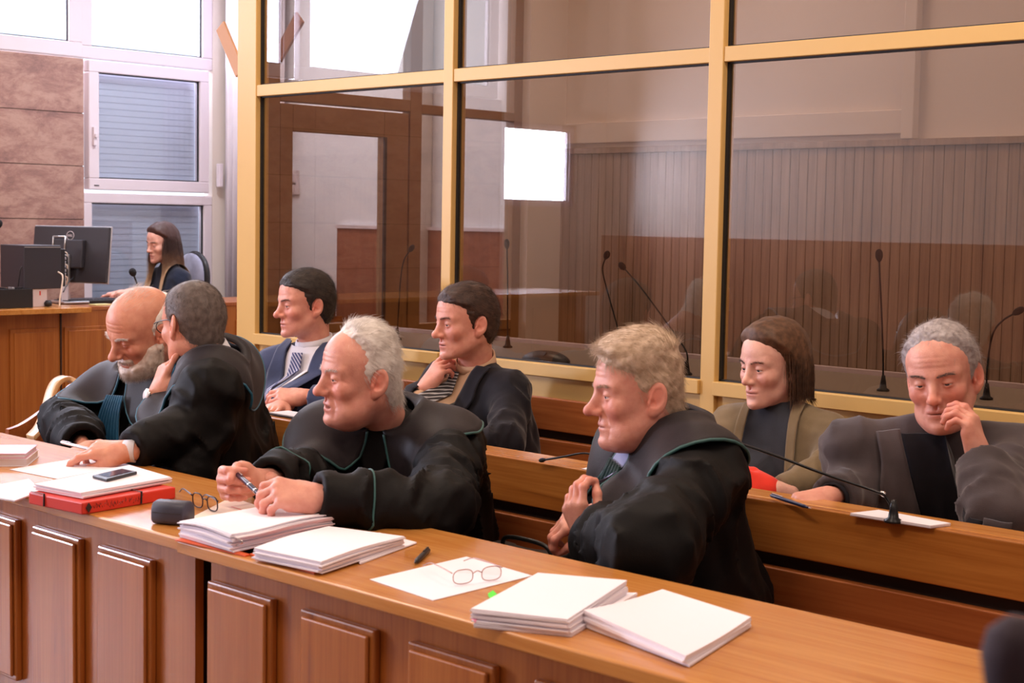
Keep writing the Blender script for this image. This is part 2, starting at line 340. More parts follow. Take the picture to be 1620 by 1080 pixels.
# rear and right walls (seen mirrored in the booth glass)
struct(MB().box(-9.0, 3.6, -2.42, -2.30, 1.31, 3.45).box(-9.0, 3.6, -2.42, -2.26, 0, 1.31, 1).build('wall_rear', [M['wall'], M['wainscot']]))
struct(MB().box(3.6, 3.7, -2.4, 6.5, 0, 3.45).build('wall_right', M['wall']))
for k, (lx, ly) in enumerate(((-4.6, .6), (-1.8, .6), (-4.6, 3.0), (-1.8, 3.0), (-7.3, 3.6), (-7.3, .6), (.9, 1.8), (-4.3, 5.0), (-1.9, 5.0), (-7.3, 5.1), (.4, 5.0))):
    lm = M.get('lampglow')
    if lm is None:
        lm = M['lampglow'] = mat('lamp_diffuser', (.9, .9, .9), .5); q = lm.node_tree.nodes['Principled BSDF']; q.inputs['Emission Color'].default_value = (1, .86, .7, 1); q.inputs['Emission Strength'].default_value = 3
    t = thing('ceiling_and_fill_lamp', (lx, ly, 3.45), 'rectangular ceiling lamp with a glowing diffuser, some of them added as fill', 'ceiling lamp', 'ceiling lamps of the courtroom')  # housings past the dock front belong to the added fill lamps
    MB().box(lx - .6, lx + .6, ly - .3, ly + .3, 3.38, 3.449).build('housing', M['white_pvc'], t, bv=.005)
    MB().box(lx - .55, lx + .55, ly - .25, ly + .25, 3.372, 3.3795).build('diffuser', lm, t)

# ================================================================= THE GLASS BOOTH
YB = 4.0
booth = thing('glass_dock', (-2.6, YB + .05, 0), 'yellow framed glass dock along the back of the courtroom', 'dock')
posts = [(-5.555, -5.42), (-4.242, -4.19), (-3.0, -2.942), (-1.745, -1.69), (-.49, -.44)]
for (x0, x1) in posts: MB().box(x0, x1, YB, YB + .07, 0, 3.44).build('post', M['yellow'], booth, bv=.003)
for (a, c) in zip(posts[:-1], posts[1:]):
    x0, x1 = a[1], c[0]; mid = .025 if a[0] < -5 else 0
    MB().box(x0, x1, YB + .004, YB + .066, 1.934, 1.982).build('rail', M['yellow'], booth, bv=.002)
    MB().box(x0, x1, YB - .012, YB + .066, .862, .907).build('rail', M['yellow'], booth, bv=.002)
    MB().box(x0, x1, YB + .02, YB + .05, .1, .862).build('lower_panel', M['yellow'], booth)
    for (z0, z1) in ((.907, 1.934), (1.982, 3.42)):
        MB().box(x0 + .006, x1 - .006, YB + .03, YB + .036, z0 + .005, z1 - .005).build('glass_pane', M['booth_glass'], booth)
        s = MB(); g = .009
        for (a0, a1, c0, c1) in ((x0, x0 + g, z0, z1), (x1 - g, x1, z0, z1), (x0, x1, z0, z0 + g * .6), (x0, x1, z1 - g * .6, z1)): s.box(a0, a1, YB + .024, YB + .042, c0, c1)
        s.build('gasket', M['seal'], booth)
# side of the dock with its door (plane x = -5.5)
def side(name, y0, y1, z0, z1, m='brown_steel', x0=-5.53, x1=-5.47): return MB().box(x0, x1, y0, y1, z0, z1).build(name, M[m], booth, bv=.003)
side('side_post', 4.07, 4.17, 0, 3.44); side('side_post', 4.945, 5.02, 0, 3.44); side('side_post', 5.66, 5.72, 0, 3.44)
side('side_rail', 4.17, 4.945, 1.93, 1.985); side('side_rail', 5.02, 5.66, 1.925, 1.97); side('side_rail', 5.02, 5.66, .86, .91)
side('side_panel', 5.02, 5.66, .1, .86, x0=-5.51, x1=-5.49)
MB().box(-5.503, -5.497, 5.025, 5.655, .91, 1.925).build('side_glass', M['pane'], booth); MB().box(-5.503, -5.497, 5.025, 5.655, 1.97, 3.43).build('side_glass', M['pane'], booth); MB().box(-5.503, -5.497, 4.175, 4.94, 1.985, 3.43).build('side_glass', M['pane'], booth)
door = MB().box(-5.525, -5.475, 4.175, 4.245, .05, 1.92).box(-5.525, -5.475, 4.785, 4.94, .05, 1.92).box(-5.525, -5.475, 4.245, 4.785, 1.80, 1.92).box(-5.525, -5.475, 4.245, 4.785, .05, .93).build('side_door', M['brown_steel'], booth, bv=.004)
MB().box(-5.503, -5.497, 4.246, 4.784, .93, 1.80).build('door_glass', M['pane'], door)
MB().box(-5.47, -5.46, 4.775, 4.79, .93, 1.80).build('door_gasket', M['seal'], door)
# writing shelf inside the dock
t = thing('dock_shelf', (-2.6, 4.5, 0), 'grey writing shelf with a pale edge inside the glass dock', 'shelf')
MB().box(-5.40, .3, 4.075, 4.74, .865, .895).build('shelf_board', M['grey_laminate'], t, bv=.003)
MB().box(-5.40, .3, 4.74, 4.76, .855, .912).build('edge_strip', M['white_pvc'], t, bv=.002)
for x in (-5.2, -4.0, -2.8, -1.6, -.4): MB().box(x, x + .04, 4.2, 4.7, 0, .865).build('support', M['grey_laminate'], t)
# strip at the left post; its mirror image is modelled as a second strip
b = MB()
def strip(p, q, w_, th_, name, label, mt):
    p, q = np.array(p), np.array(q); ax = (q - p) / np.linalg.norm(q - p); ay = np.array((0, 1., 0)); az = np.cross(ax, ay)
    tag(MB().obox((p + q) / 2, ax, ay, az, np.linalg.norm(q - p), th_, w_).build(name, mt, bv=.002), label, 'board strip')
strip(PY(349, 41, 4.02), PY(380, 115, 4.02), .066, .012, 'cardboard_strip', 'beige cardboard strip leaning out left of the dock corner post', mat('beige_card', s2l(206, 160, 128), .8))
strip(PY(475, 27, 4.042), PY(439, 91, 4.042), .066, .012, 'cardboard_strip', 'mirror image of the beige cardboard strip, built behind the top dock glass', mat('mirrored_card', s2l(196, 150, 120), .8))

# ================================================================= DESKS AND BENCHES
def panel(b, x0, x1, y, z0, z1, d=.016, mw=.03, mi=0):
    """raised field with a stepped moulding, standing proud of a front at y (towards -y)"""
    b.box(x0, x1, y - d, y, z0, z1, mi); b.box(x0 + mw * .35, x1 - mw * .35, y - d - .008, y - d, z0 + mw * .35, z1 - mw * .35, mi)
def desk_run(name, label, x0, x1, panels, yoff=0):
    t = thing(name, ((x0 + x1) / 2, 1.9, 0), label, 'desk')
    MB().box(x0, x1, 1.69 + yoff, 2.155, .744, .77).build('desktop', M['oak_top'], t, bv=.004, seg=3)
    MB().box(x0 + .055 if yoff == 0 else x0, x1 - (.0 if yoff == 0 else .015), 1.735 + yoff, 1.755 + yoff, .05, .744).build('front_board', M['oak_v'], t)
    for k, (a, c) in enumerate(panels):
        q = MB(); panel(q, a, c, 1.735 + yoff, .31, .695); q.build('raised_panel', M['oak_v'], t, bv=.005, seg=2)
    for x in (x0 + .07, x1 - .10): MB().box(x, x + .03, 1.76 + yoff, 2.12, 0, .744).build('end_panel', M['oak_v'], t)
    return t

desk_run('front_desk', 'front row oak desk section at the left with the red folder on it', -4.9, -2.549, [(-2.911 - .285 * k, -2.703 - .285 * k) for k in range(7)], .012)
desk_run('front_desk', 'front row oak desk section at the right reaching the foreground', -2.546, .4, [(-2.483 + .295 * k, -2.275 + .295 * k) for k in range(9)])
MB().box(-2.612, -2.556, 1.80, 1.82, .05, .744).build('gap_shade_strip', M['dark_gap'], bpy.data.objects['front_desk'])  # dark strip stands in for the shade in the gap between desk sections
# lawyers' bench, with the second row desk built on its back
def bench_row(name, label, x0, x1, yseat, yb, ztop, zmid0, zmid1, desk=True):
    """back boards at y = yb facing -y"""
    t = thing(name, ((x0 + x1) / 2, yseat, 0), label, 'bench')
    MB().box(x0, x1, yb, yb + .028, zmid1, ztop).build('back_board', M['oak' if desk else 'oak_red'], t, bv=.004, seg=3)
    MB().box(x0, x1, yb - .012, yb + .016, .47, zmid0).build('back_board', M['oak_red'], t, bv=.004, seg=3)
    MB().box(x0, x1, yb + .03, yb + .05, .1, ztop - .03).build('backing', M['dark_gap'], t)
    MB().box(x0, x1, yb - .40, yb, .42, .455).build('seat', M['oak_red'], t, bv=.006, seg=3)
    x = x0 + .2
    while x < x1: MB().box(x, x + .04, yb - .36, yb - .02, 0, .42).build('support', M['oak_red'], t); x += 1.2
    return t
bt = bench_row('lawyers_bench', 'long oak bench behind the front desk with the second row desk on its back', -4.6, .6, 2.75, 2.97, .77, .616, .646)
MB().box(-4.6, .6, 2.998, 3.085, .748, .77).build('top_ledge', M['oak_top'], bt, bv=.003)
MB().box(-4.6, .6, 3.05, 3.25, .655, .673).build('writing_shelf', M['oak_top'], bt, bv=.003)
bench_row('rear_bench', 'long reddish oak bench against the yellow base of the glass dock', -4.95, -2.975, 3.7, 3.93, .796, .652, .682, False)
bench_row('rear_bench', 'reddish oak bench section at the right under the dock glass', -2.955, .6, 3.7, 3.93, .796, .652, .682, False)
# bentwood bench end at the left
tb = thing('bench_end', (-4.62, 2.75, 0), 'curved pale bentwood armrest end of the front bench, left of the bearded man', 'armrest')
Pq = [PY(118, 604, 2.95), PY(104, 598, 2.93), PY(90, 604, 2.88), PY(80, 622, 2.84), PY(72, 650, 2.76), PY(62, 676, 2.68), PY(48, 692, 2.60)]
cv = bez(Pq, 36)
V = []
for i, p in enumerate(cv):
    t_ = cv[min(i + 1, len(cv) - 1)] - cv[max(i - 1, 0)]; t_ /= np.linalg.norm(t_); sd = np.array((1., 0, 0)) ; nn = np.cross(sd, t_); nn /= np.linalg.norm(nn)
    for (a, c) in ((-.028, -.009), (.028, -.009), (.028, .009), (-.028, .009)): V.append(p + sd * a + nn * c)
F_ = [(i * 4 + j, i * 4 + (j + 1) % 4, (i + 1) * 4 + (j + 1) % 4, (i + 1) * 4 + j) for i in range(len(cv) - 1) for j in range(4)] + [(3, 2, 1, 0), tuple(4 * (len(cv) - 1) + j for j in range(4))]
bevel(mesh('armrest', V, F_, M['bent'], tb), .003)
poly = [p[1:] for p in cv[:-2]] + [(2.62, .45), (2.95, .45)]; k = len(poly); xx = float(np.mean([p[0] for p in cv])) + .01
mesh('side_panel', [(xx - .012, p[0], p[1] - .004) for p in poly] + [(xx + .012, p[0], p[1] - .004) for p in poly], [tuple(range(k)), tuple(range(2 * k - 1, k - 1, -1))] + [(i, (i + 1) % k, k + (i + 1) % k, k + i) for i in range(k)], M['oak_red'], tb, smooth=False)
MB().box(xx - .02, xx + .02, 2.62, 2.93, 0, .45).build('support', M['oak_red'], tb)
# judges' bench along the left wall
jb = thing('judges_bench', (-7.6, 4.4, 0), 'long panelled oak judges\' bench below the windows at the far left', 'bench')
MB().box(-7.525, -7.5, -.5, 6.15, .05, .885).build('front_board', M['oak_v'], jb)
MB().box(-7.99, -7.495, 4.351, 6.16, .885, .908).build('desktop', M['oak_red'], jb, bv=.003)
MB().box(-7.99, -7.36, -.5, 4.349, .884, .912).build('desktop', M['oak_top'], jb, bv=.003)
def jy(px, py=600): return PX(px, py, -7.5)[1]
for (a, c) in ((15, 90), (101, 172), (372, 452), (462, 540)):
    q = MB(); y0, y1 = jy(a), jy(c); z0, z1 = .235, .80
    q.box(-7.5, -7.488, y0, y1, z0, z1, 0).box(-7.488, -7.482, y0 + .02, y1 - .02, z0 + .02, z1 - .02, 0); q.build('raised_panel', M['oak_v'], jb, bv=.004)
q = MB().box(-7.5, -7.492, jy(96) - .004, jy(96) + .004, .1, .885).build('groove', M['dark_gap'], jb)
y = jy(15) - .42
while y > -.4: q = MB().box(-7.5, -7.488, y, y + .34, .235, .80).box(-7.488, -7.482, y + .02, y + .32, .255, .78).build('raised_panel', M['oak_v'], jb, bv=.004); y -= .42
# second, near-window part of the bench: end post by the curtain
MB().box(-7.99, -7.5, 6.13, 6.16, .05, .885).build('end_panel', M['oak_v'], jb)
# ================================================================= SCULPTING TOOLS (signed distance fields -> meshes)
def nrm(v): v = np.asarray(v, float); return v / (np.linalg.norm(v, axis=-1, keepdims=True) + 1e-9)
def cap(p, a, b, ra, rb=None):
    rb = ra if rb is None else rb; a = np.asarray(a, float); ab = np.asarray(b, float) - a
    h = np.clip((p - a) @ ab / (ab @ ab + 1e-9), 0, 1)
    return np.linalg.norm(p - a - h[:, None] * ab, axis=1) - (ra + (rb - ra) * h)
def ell(p, c, r, R=None):
    q = p - np.asarray(c); q = q @ R if R is not None else q; r = np.asarray(r, float)
    k0 = np.linalg.norm(q / r, axis=1); k1 = np.linalg.norm(q / (r * r), axis=1) + 1e-9
    return k0 * (k0 - 1) / k1
def smin(a, b, k): h = np.maximum(k - np.abs(a - b), 0) / k; return np.minimum(a, b) - h * h * k * .25
def smax(a, b, k): return -smin(-a, -b, k)
def sm(a, b, x): t = np.clip((x - a) / (b - a), 0, 1); return t * t * (3 - 2 * t)
def rotx(a): c, s = math.cos(a), math.sin(a); return np.array(((1, 0, 0), (0, c, -s), (0, s, c)))
def roty(a): c, s = math.cos(a), math.sin(a); return np.array(((c, 0, s), (0, 1, 0), (-s, 0, c)))
def rotz(a): c, s = math.cos(a), math.sin(a); return np.array(((c, -s, 0), (s, c, 0), (0, 0, 1)))
_T = np.random.default_rng(11).random((32, 32, 32))
def vnoise(p):
    i = np.floor(p).astype(int); f = p - i; f = f * f * (3 - 2 * f); i &= 31; j = (i + 1) & 31
    x0, y0, z0 = i.T; x1, y1, z1 = j.T; fx, fy, fz = f.T
    c = lambda X, Y: _T[X, Y, z0] * (1 - fz) + _T[X, Y, z1] * fz
    return (c(x0, y0) * (1 - fy) + c(x0, y1) * fy) * (1 - fx) + (c(x1, y0) * (1 - fy) + c(x1, y1) * fy) * fx
def grad(f, p, e=.002):
    g = np.stack([f(p + e * np.eye(3)[k]) - f(p - e * np.eye(3)[k]) for k in range(3)], 1); return nrm(g)
def _eval(f, P, n=150000): return np.concatenate([f(P[i:i + n]) for i in range(0, len(P), n)]) if len(P) else np.zeros(0)
def surf(f, lo, hi, h, slack=.02):
    """surface nets over the box lo..hi, cell h; evaluates only near the surface"""
    lo = np.array(lo, float); hi = np.array(hi, float); B = 4
    nc = np.ceil((hi - lo) / (h * B)).astype(int) + 1; n = nc * B
    G = np.stack(np.meshgrid(*[lo[k] + (np.arange(nc[k]) + .5) * h * B - .5 * h for k in range(3)], indexing='ij'), -1).reshape(-1, 3)
    Vc = _eval(f, G).reshape(nc)
    V = np.repeat(np.repeat(np.repeat(Vc, B, 0), B, 1), B, 2)
    near = np.abs(Vc) < h * B * .95 + slack
    bi = np.argwhere(near); off = np.stack(np.meshgrid(*[np.arange(B)] * 3, indexing='ij'), -1).reshape(-1, 3)
    I = (bi[:, None, :] * B + off[None]).reshape(-1, 3)
    V[I[:, 0], I[:, 1], I[:, 2]] = _eval(f, lo + I * h)
    S = V < 0; S[0], S[-1] = False, False; S[:, 0], S[:, -1] = False, False; S[:, :, 0], S[:, :, -1] = False, False
    V = np.where(S, np.minimum(V, -1e-7), np.maximum(V, 1e-7))
    c = sum(S[a:n[0] - 1 + a, b_:n[1] - 1 + b_, d:n[2] - 1 + d].astype(np.int8) for a in (0, 1) for b_ in (0, 1) for d in (0, 1))
    act = np.argwhere((c > 0) & (c < 8)); idx = -np.ones(n - 1, int); idx[tuple(act.T)] = np.arange(len(act))
    acc = np.zeros((len(act), 3)); cnt = np.zeros(len(act))
    cor = [(a, b_, d) for a in (0, 1) for b_ in (0, 1) for d in (0, 1)]
    for a in cor:
        for k in range(3):
            if a[k]: continue
            b_ = list(a); b_[k] = 1; A = act + a; Bq = act + b_
            va = V[tuple(A.T)]; vb = V[tuple(Bq.T)]; m_ = (va < 0) != (vb < 0)
            t = np.where(m_, va / np.where(m_, va - vb, 1), 0); q = A + t[:, None] * np.eye(3)[k]
            acc[m_] += q[m_]; cnt[m_] += 1
    P = lo + acc / cnt[:, None] * h
    Q = []
    for k in range(3):
        u_, v_ = (k + 1) % 3, (k + 2) % 3
        sl = [slice(1, n[0] - 1), slice(1, n[1] - 1), slice(1, n[2] - 1)]; s1 = list(sl); s1[k] = slice(2, n[k]); sl2 = tuple(sl)
        E_ = np.argwhere(S[sl2] != S[tuple(s1)]) + 1
        if not len(E_): continue
        inside = S[tuple(E_.T)]; U = np.eye(3, dtype=int)[u_]; W_ = np.eye(3, dtype=int)[v_]
        q = np.stack([idx[tuple((E_ - U - W_).T)], idx[tuple((E_ - W_).T)], idx[tuple(E_.T)], idx[tuple((E_ - U).T)]], 1)
        q[~inside] = q[~inside][:, ::-1]; Q.append(q)
    Q = np.concatenate(Q); Q = Q[(Q >= 0).all(1)]
    return P, Q
def joinm(parts):
    V, Fq, k = [], [], 0
    for v, f in parts: V.append(v); Fq.append(f + k); k += len(v)
    return np.concatenate(V), np.concatenate(Fq)
def tint(o, col):
    a = o.data.color_attributes.new('tint', 'FLOAT_COLOR', 'POINT'); c = np.ones((len(o.data.vertices), 4)); c[:, :3] = col[:len(c)]
    a.data.foreach_set('color', c.astype(np.float32).ravel())
def strands(P, D, L, rad, bend=(0, 0, -.25), seg=4, push=None, curl=0, rng=RNG):
    N = len(P); D = nrm(D); L = np.broadcast_to(L, (N,)); pts = [P]; d = D.copy(); bend = np.asarray(bend, float)
    ph = rng.random((N, 3)) * 6.28
    for k in range(seg):
        d = nrm(d + bend + (curl * np.sin(ph + k * 1.7) if curl else 0)); q = pts[-1] + d * (L / seg)[:, None]
        if push is not None:
            v = push(q); m_ = v < .0015
            if m_.any(): g = grad(push, q[m_]); q[m_] += g * (.0015 - v[m_])[:, None]
        pts.append(q)
    V = np.zeros((N, seg + 1, 3, 3))
    for k in range(seg + 1):
        t = nrm(pts[min(k + 1, seg)] - pts[max(k - 1, 0)]); a = nrm(np.cross(t, (.3, .5, .81))); b_ = np.cross(t, a); r_ = rad * (1 - .8 * k / seg)
        for j in range(3): an = j * 2.0944; V[:, k, j] = pts[k] + r_ * (math.cos(an) * a + math.sin(an) * b_)
    base = (np.arange(N) * (seg + 1) * 3)[:, None, None]; kk = np.arange(seg)[None, :, None] * 3; jj = np.arange(3)[None, None, :]
    a0 = base + kk + jj; a1 = base + kk + (jj + 1) % 3
    return V.reshape(-1, 3), np.stack([a0, a1, a1 + 3, a0 + 3], -1).reshape(-1, 4)

# ================================================================= HEADS
# head space: x to the person's right, y forward, z up, origin between the ears; chin to crown .235
HP = dict(jaw=1., jowl=0., nose=1., nosew=1., brow=1., mouth=0., neck=.056, lid=.5, cheek=1., age=0., wide=1., neckv=(0, -.06, -.2), ear=1., occ=1.)
OCC = [1.]
def cranium(p, occ=None):
    o_ = OCC[0] if occ is None else occ
    if o_ != 1: p = np.stack([p[:, 0], np.where(p[:, 1] < 0, p[:, 1] / o_, p[:, 1]), p[:, 2]], 1)
    return smin(smin(ell(p, (0, -.014, .035), (.0745, .096, .085)), ell(p, (0, .03, .036), (.064, .060, .066)), .03), ell(p, (0, -.045, .0), (.062, .058, .065)), .03)
def head_sdf(p, h):
    ax = p.copy(); ax[:, 0] = np.abs(ax[:, 0]); w_ = h['wide']
    if w_ != 1: ax[:, 0] /= w_
    d = cranium(ax, h['occ'])
    d = smin(d, ell(ax, (0, .028, -.028), (.060, .060, .066)), .03)
    j = h['jaw']
    d = smin(d, ell(ax, (0, .030, -.078), (.046 * j, .052, .034)), .03)
    d = smin(d, cap(ax, (.050 * j, -.004, -.055), (.020 * j, .068, -.096), .018, .016), .03)
    d = smin(d, ell(ax, (0, .0865, -.101), (.018, .0150, .0160)), .018)
    d = smax(d, -ell(ax, (0, .102, -.0845), (.022, .008, .0055)), .012)
    if h['jowl']: d = smin(d, ell(ax, (.038 * j, .036, -.082), np.array((.022, .030, .024)) * (.8 + .3 * h['jowl'])), .03); d = smin(d, ell(ax, (0, .035, -.108), (.038, .04, .02 * h['jowl'] + .01)), .03)
    d = smin(d, ell(ax, (.041, .062, -.026), np.array((.022, .020, .019)) * h['cheek']), .025)
    d = smin(d, cap(ax, (.008, .0885, .020), (.047, .066, .021), .0075 * h['brow'], .009), .018)
    # sockets
    d = smax(d, -ell(ax, (.031, .099, .000), (.021, .0165, .0135)), .016)
    # nose
    n = h['nose']; nw = h['nosew']
    nb = cap(ax, (0, .086, .012), (0, .088 + .024 * n, -.026), .0072, .0082 * nw)
    nb = smin(nb, ell(ax, (0, .080, -.016), (.0135 * nw, .022, .028)), .012)
    nb = smin(nb, ell(ax, (0, .089 + .026 * n, -.032), (.0105 * nw, .0110, .0100)), .012)
    nb = smin(nb, ell(ax, (.0115 * nw, .087 + .014 * n, -.036), (.0075, .010, .0068)), .008)
    d = smin(d, nb, .013)
    d = smax(d, -ell(ax, (.0062, .087 + .016 * n, -.0435), (.0034, .0055, .003)), .004)
    # mouth block and lips
    mo = h['mouth']
    d = smin(d, ell(ax, (0, .072, -.066), (.027, .021, .022)), .02)
    d = smin(d, ell(ax, (0, .0885, -.0625), (.0225, .0085, .0048)), .006)
    d = smin(d, ell(ax, (0, .0870, -.0735 - mo * .006), (.0195, .0085, .0055)), .006)
    d = smax(d, -ell(ax, (0, .097, -.0680 - mo * .002), (.0225, .016, .0012 + mo * .0035)), .003)
    d = smax(d, -ell(ax, (0, .091, -.0505), (.003, .004, .009)), .006)
    fr = ax[:, 1] > .02
    def crease(x0, z0, x1, z1, dep, wd):
        u = ax[:, [0, 2]] - (x0, z0); v = np.array((x1 - x0, z1 - z0)); t = np.clip(u @ v / (v @ v), 0, 1)
        return fr * dep * np.exp(-(np.linalg.norm(u - t[:, None] * v, axis=1) / wd) ** 2) * (.35 + .65 * np.sin(np.pi * np.clip(t, .08, .92)))
    g = h['age']
    if g:
        d = d + crease(.018, -.036, .033, -.068, .0032 * g, .0045) + crease(.033, -.072, .030, -.092, .0018 * g, .005)
        for z in (.043, .054, .066): d = d + crease(-.01, z, .040, z - .003, .0011 * g, .0022)
        d = d + crease(.016, -.014, .040, -.021, .0018 * g, .0035) + crease(.050, .0, .062, -.008, .0012 * g, .003) + crease(.006, .012, .007, .026, .0012 * g, .0022)
    # eyes: lids over a ball
    lid = np.maximum(ell(ax, (.031, .0755, .0015), (.0148, .0142, .0136)), -(ax[:, 1] - .070))
    slit = np.abs(ax[:, 2] + .0015) - (.0005 + .0048 * h['lid'] * np.clip(1 - ((ax[:, 0] - .031) / .0135) ** 2, 0, 1))
    lid = smax(lid, -np.maximum(slit, .0755 - ax[:, 1]), .0012)
    d = smin(d, lid, .004)
    # ears
    e = h['ear']; R = rotx(.22) @ rotz(.42)
    ear = ell(ax, (.0800, -.016, -.010), (.0080 * e, .0190 * e, .0325 * e), R)
    ear = smin(ear, ell(ax, (.0745, -.004, -.038), (.0065, .010, .0125)), .010)
    inn = ell(ax, (.0885, -.0135, -.006), (.0085, .0125, .0225), R)
    ear = smax(ear, -inn, .003); ear = smin(ear, ell(ax, (.0800, -.017, -.006), (.0040, .0075, .015), R), .005)
    ear = smax(ear, -ell(ax, (.084, -.005, -.018), (.0075, .0068, .0085)), .004)
    ear = smin(ear, ell(ax, (.0760, .003, -.018), (.004, .0035, .006)), .004)
    d = smin(d, ear, .005)
    if w_ != 1: d = d * .97
    # neck
    q = p; nv = np.array(h['neckv'], float)
    d = smin(d, cap(q, (0, -.030, -.055), nv, h['neck'], h['neck'] * 1.06), .03)
    return d
def face_tint(p, h, lips=(.80, .50, .50), flush=.25, extra=None):
    ax = p.copy(); ax[:, 0] = np.abs(ax[:, 0]); T = np.ones((len(p), 3))
    def blot(c, r_, col, k=1.):
        m_ = k * np.exp(-(((ax - c) / r_) ** 2).sum(1))[:, None]; T[:] = T * (1 - m_ + m_ * np.array(col))
    blot((.042, .07, -.03), (.024, .03, .022), (1.03, .66, .60), flush * 1.6); blot((0, .115, -.03), (.014, .02, .013), (1.0, .62, .56), flush * 1.7)
    blot((.08, -.01, -.005), (.012, .03, .035), (1.05, .66, .60), flush * 1.8); blot((0, .06, -.10), (.03, .03, .02), (1, .80, .76), flush)
    blot((0, .092, -.0625), (.021, .02, .0042), lips, .9); blot((0, .09, -.0735 - h['mouth'] * .006), (.019, .02, .0046), lips, .9)
    blot((.031, .08, -.013), (.015, .02, .006), (.85, .72, .74), .5); blot((0, .09, -.0680 - h['mouth'] * .002), (.020, .012, .0018 + .003 * h['mouth']), (.35, .16, .15), .9)
    blot((.031, .085, .001), (.014, .02, .0035), (.72, .55, .52), .45)
    if extra: extra(ax, blot)
    return T
class Head:
    def __init__(s, c, fwd, roll=0, scale=1., **kw):
        s.h = dict(HP, **kw); s.c = np.array(c, float); s.s = scale
        f = nrm(fwd); x = nrm(np.cross(f, (0, 0, 1))); z = np.cross(x, f)
        x, z = x * math.cos(roll) + z * math.sin(roll), z * math.cos(roll) - x * math.sin(roll)
        s.R = np.stack([x, f, z], 1)                      # head -> world
    def w(s, p): return np.asarray(p, float) @ s.R.T * s.s + s.c
    def l(s, p): return (np.asarray(p, float) - s.c) @ s.R / s.s
    def f(s, p): return head_sdf(s.l(p), s.h) * s.s
    def aim_neck(s, base): s.h['neckv'] = tuple(s.l(base)); return s
    def mesh(s, res=.0021):
        nv = np.array(s.h['neckv']); lo = np.minimum((-.10, -.13, -.13), nv - .07); hi = np.maximum((.10, .135, .13), nv + .07)
        V, Q = surf(lambda p: head_sdf(p, s.h), lo, hi, res, .008); return V, Q
    def eyes(s, par, tone=(.05, .06, .07)):
        for sx in (-1, 1):
            b_ = MB(); c = s.w((sx * .031 * s.h['wide'], .0745, 0)); ax = s.R @ nrm((0, 1, -.12 if s.h['lid'] < .4 else 0))
            pr = [(.0003, -.0118 * s.s)] + [(.0118 * s.s * math.sin(a), -.0118 * s.s * math.cos(a)) for a in np.linspace(.3, 2.7, 9)] 
            b_.lathe(pr, c, ax, 20, 0)
            b_.lathe([(.0055 * s.s, .0104 * s.s), (.0050 * s.s, .0110 * s.s), (.0002, .0121 * s.s)], c, ax, 16, 1)
            b_.build('eye', [M['eyewhite'], M['iris']], par, smooth=True)
def hair_region(h, yl, zmin=-.085):
    zs, ys = zip(*yl)
    def reg(p):
        """>0 inside the hair, metres from the hairline"""
        y = np.interp(p[:, 2], zs, ys); return np.minimum(y - p[:, 1], p[:, 2] - zmin)
    return reg
def make_hair(H, par, m, yl, n=5000, L=.03, t0=.010, lift=.5, comb=None, zmin=-.085, rad=.00032, bump_=.004, bend=(0, 0, -.12), curl=.12, name='hair', res=.003, seed=1, thick=None, edge=.03, freq=(60, 26, 60)):
    rng = np.random.default_rng(seed); reg = hair_region(H.h, yl, zmin); w_ = H.h['wide']; OCC[0] = H.h['occ']
    def cr(p):
        q = p.copy(); q[:, 0] = np.abs(q[:, 0]) / w_; return smin(cranium(q), cap(p, (0, -.030, -.055), H.h['neckv'], H.h['neck']), .03)
    def sh(p):
        r_ = reg(p) + .011 * (vnoise(p * (150, 60, 150)) - .62); t = t0 * sm(0, edge, r_); t = t * (thick(p) if thick else 1) - .004 * (r_ < 0)
        t = t + bump_ * (vnoise(p * freq) - .5) * sm(0, .02, r_)
        q = p.copy(); q[:, 0] = np.abs(q[:, 0]) / w_
        return np.maximum(np.maximum(cr(p) - t, -r_ - .004), .0035 - ell(q, (.081, -.013, -.013), (.016, .0185, .034), rotx(.22)))
    V, Q = surf(sh, (-.11, -.14, -.12), (.11, .13, .15), res, .012)
    q = V.copy(); q[:, 0] = np.abs(q[:, 0]); r_ = np.minimum(reg(V), ell(q, (.081, -.010, -.013), (.02, .020, .036))); k = np.flatnonzero(r_ > .001); pr = np.clip(r_[k] / .02, .25, 1); pr /= pr.sum()
    pick = rng.choice(k, n, p=pr); P = V[pick] + rng.normal(0, res * .5, (n, 3)); g = grad(sh, P)
    cdir = comb(P) if comb is not None else np.tile((0, -1., -.35), (n, 1))
    tg = cdir - g * (cdir * g).sum(1)[:, None]; D = nrm(tg) + lift * g + rng.normal(0, .16, (n, 3))
    ll = L * rng.uniform(.6, 1.25, n)
    SV, SQ = strands(P - g * .003, D, ll, rad, bend, 4, cr, curl, rng)
    AV, AQ = joinm([(V, Q), (SV, SQ)])
    OCC[0] = 1.
    return mesh(name, H.w(AV), AQ, m, par)
def hairmat(name, c1, c2, rough=.55, emis=0):
    m = mat(name, c1, rough); p = m.node_tree.nodes['Principled BSDF']; p.inputs['Specular IOR Level'].default_value = .35
    p.inputs['Sheen Weight'].default_value = .06
    g = nd(m, 'ShaderNodeNewGeometry'); n = nd(m, 'ShaderNodeTexNoise'); n.inputs['Scale'].default_value = 60; n.inputs['Detail'].default_value = 3; lk(m, g, 'Position', n, 'Vector')
    rp = ramp(m, n, 0, [(.35, c1), (.68, c2)]); lk(m, rp, 0, p, 'Base Color'); return m
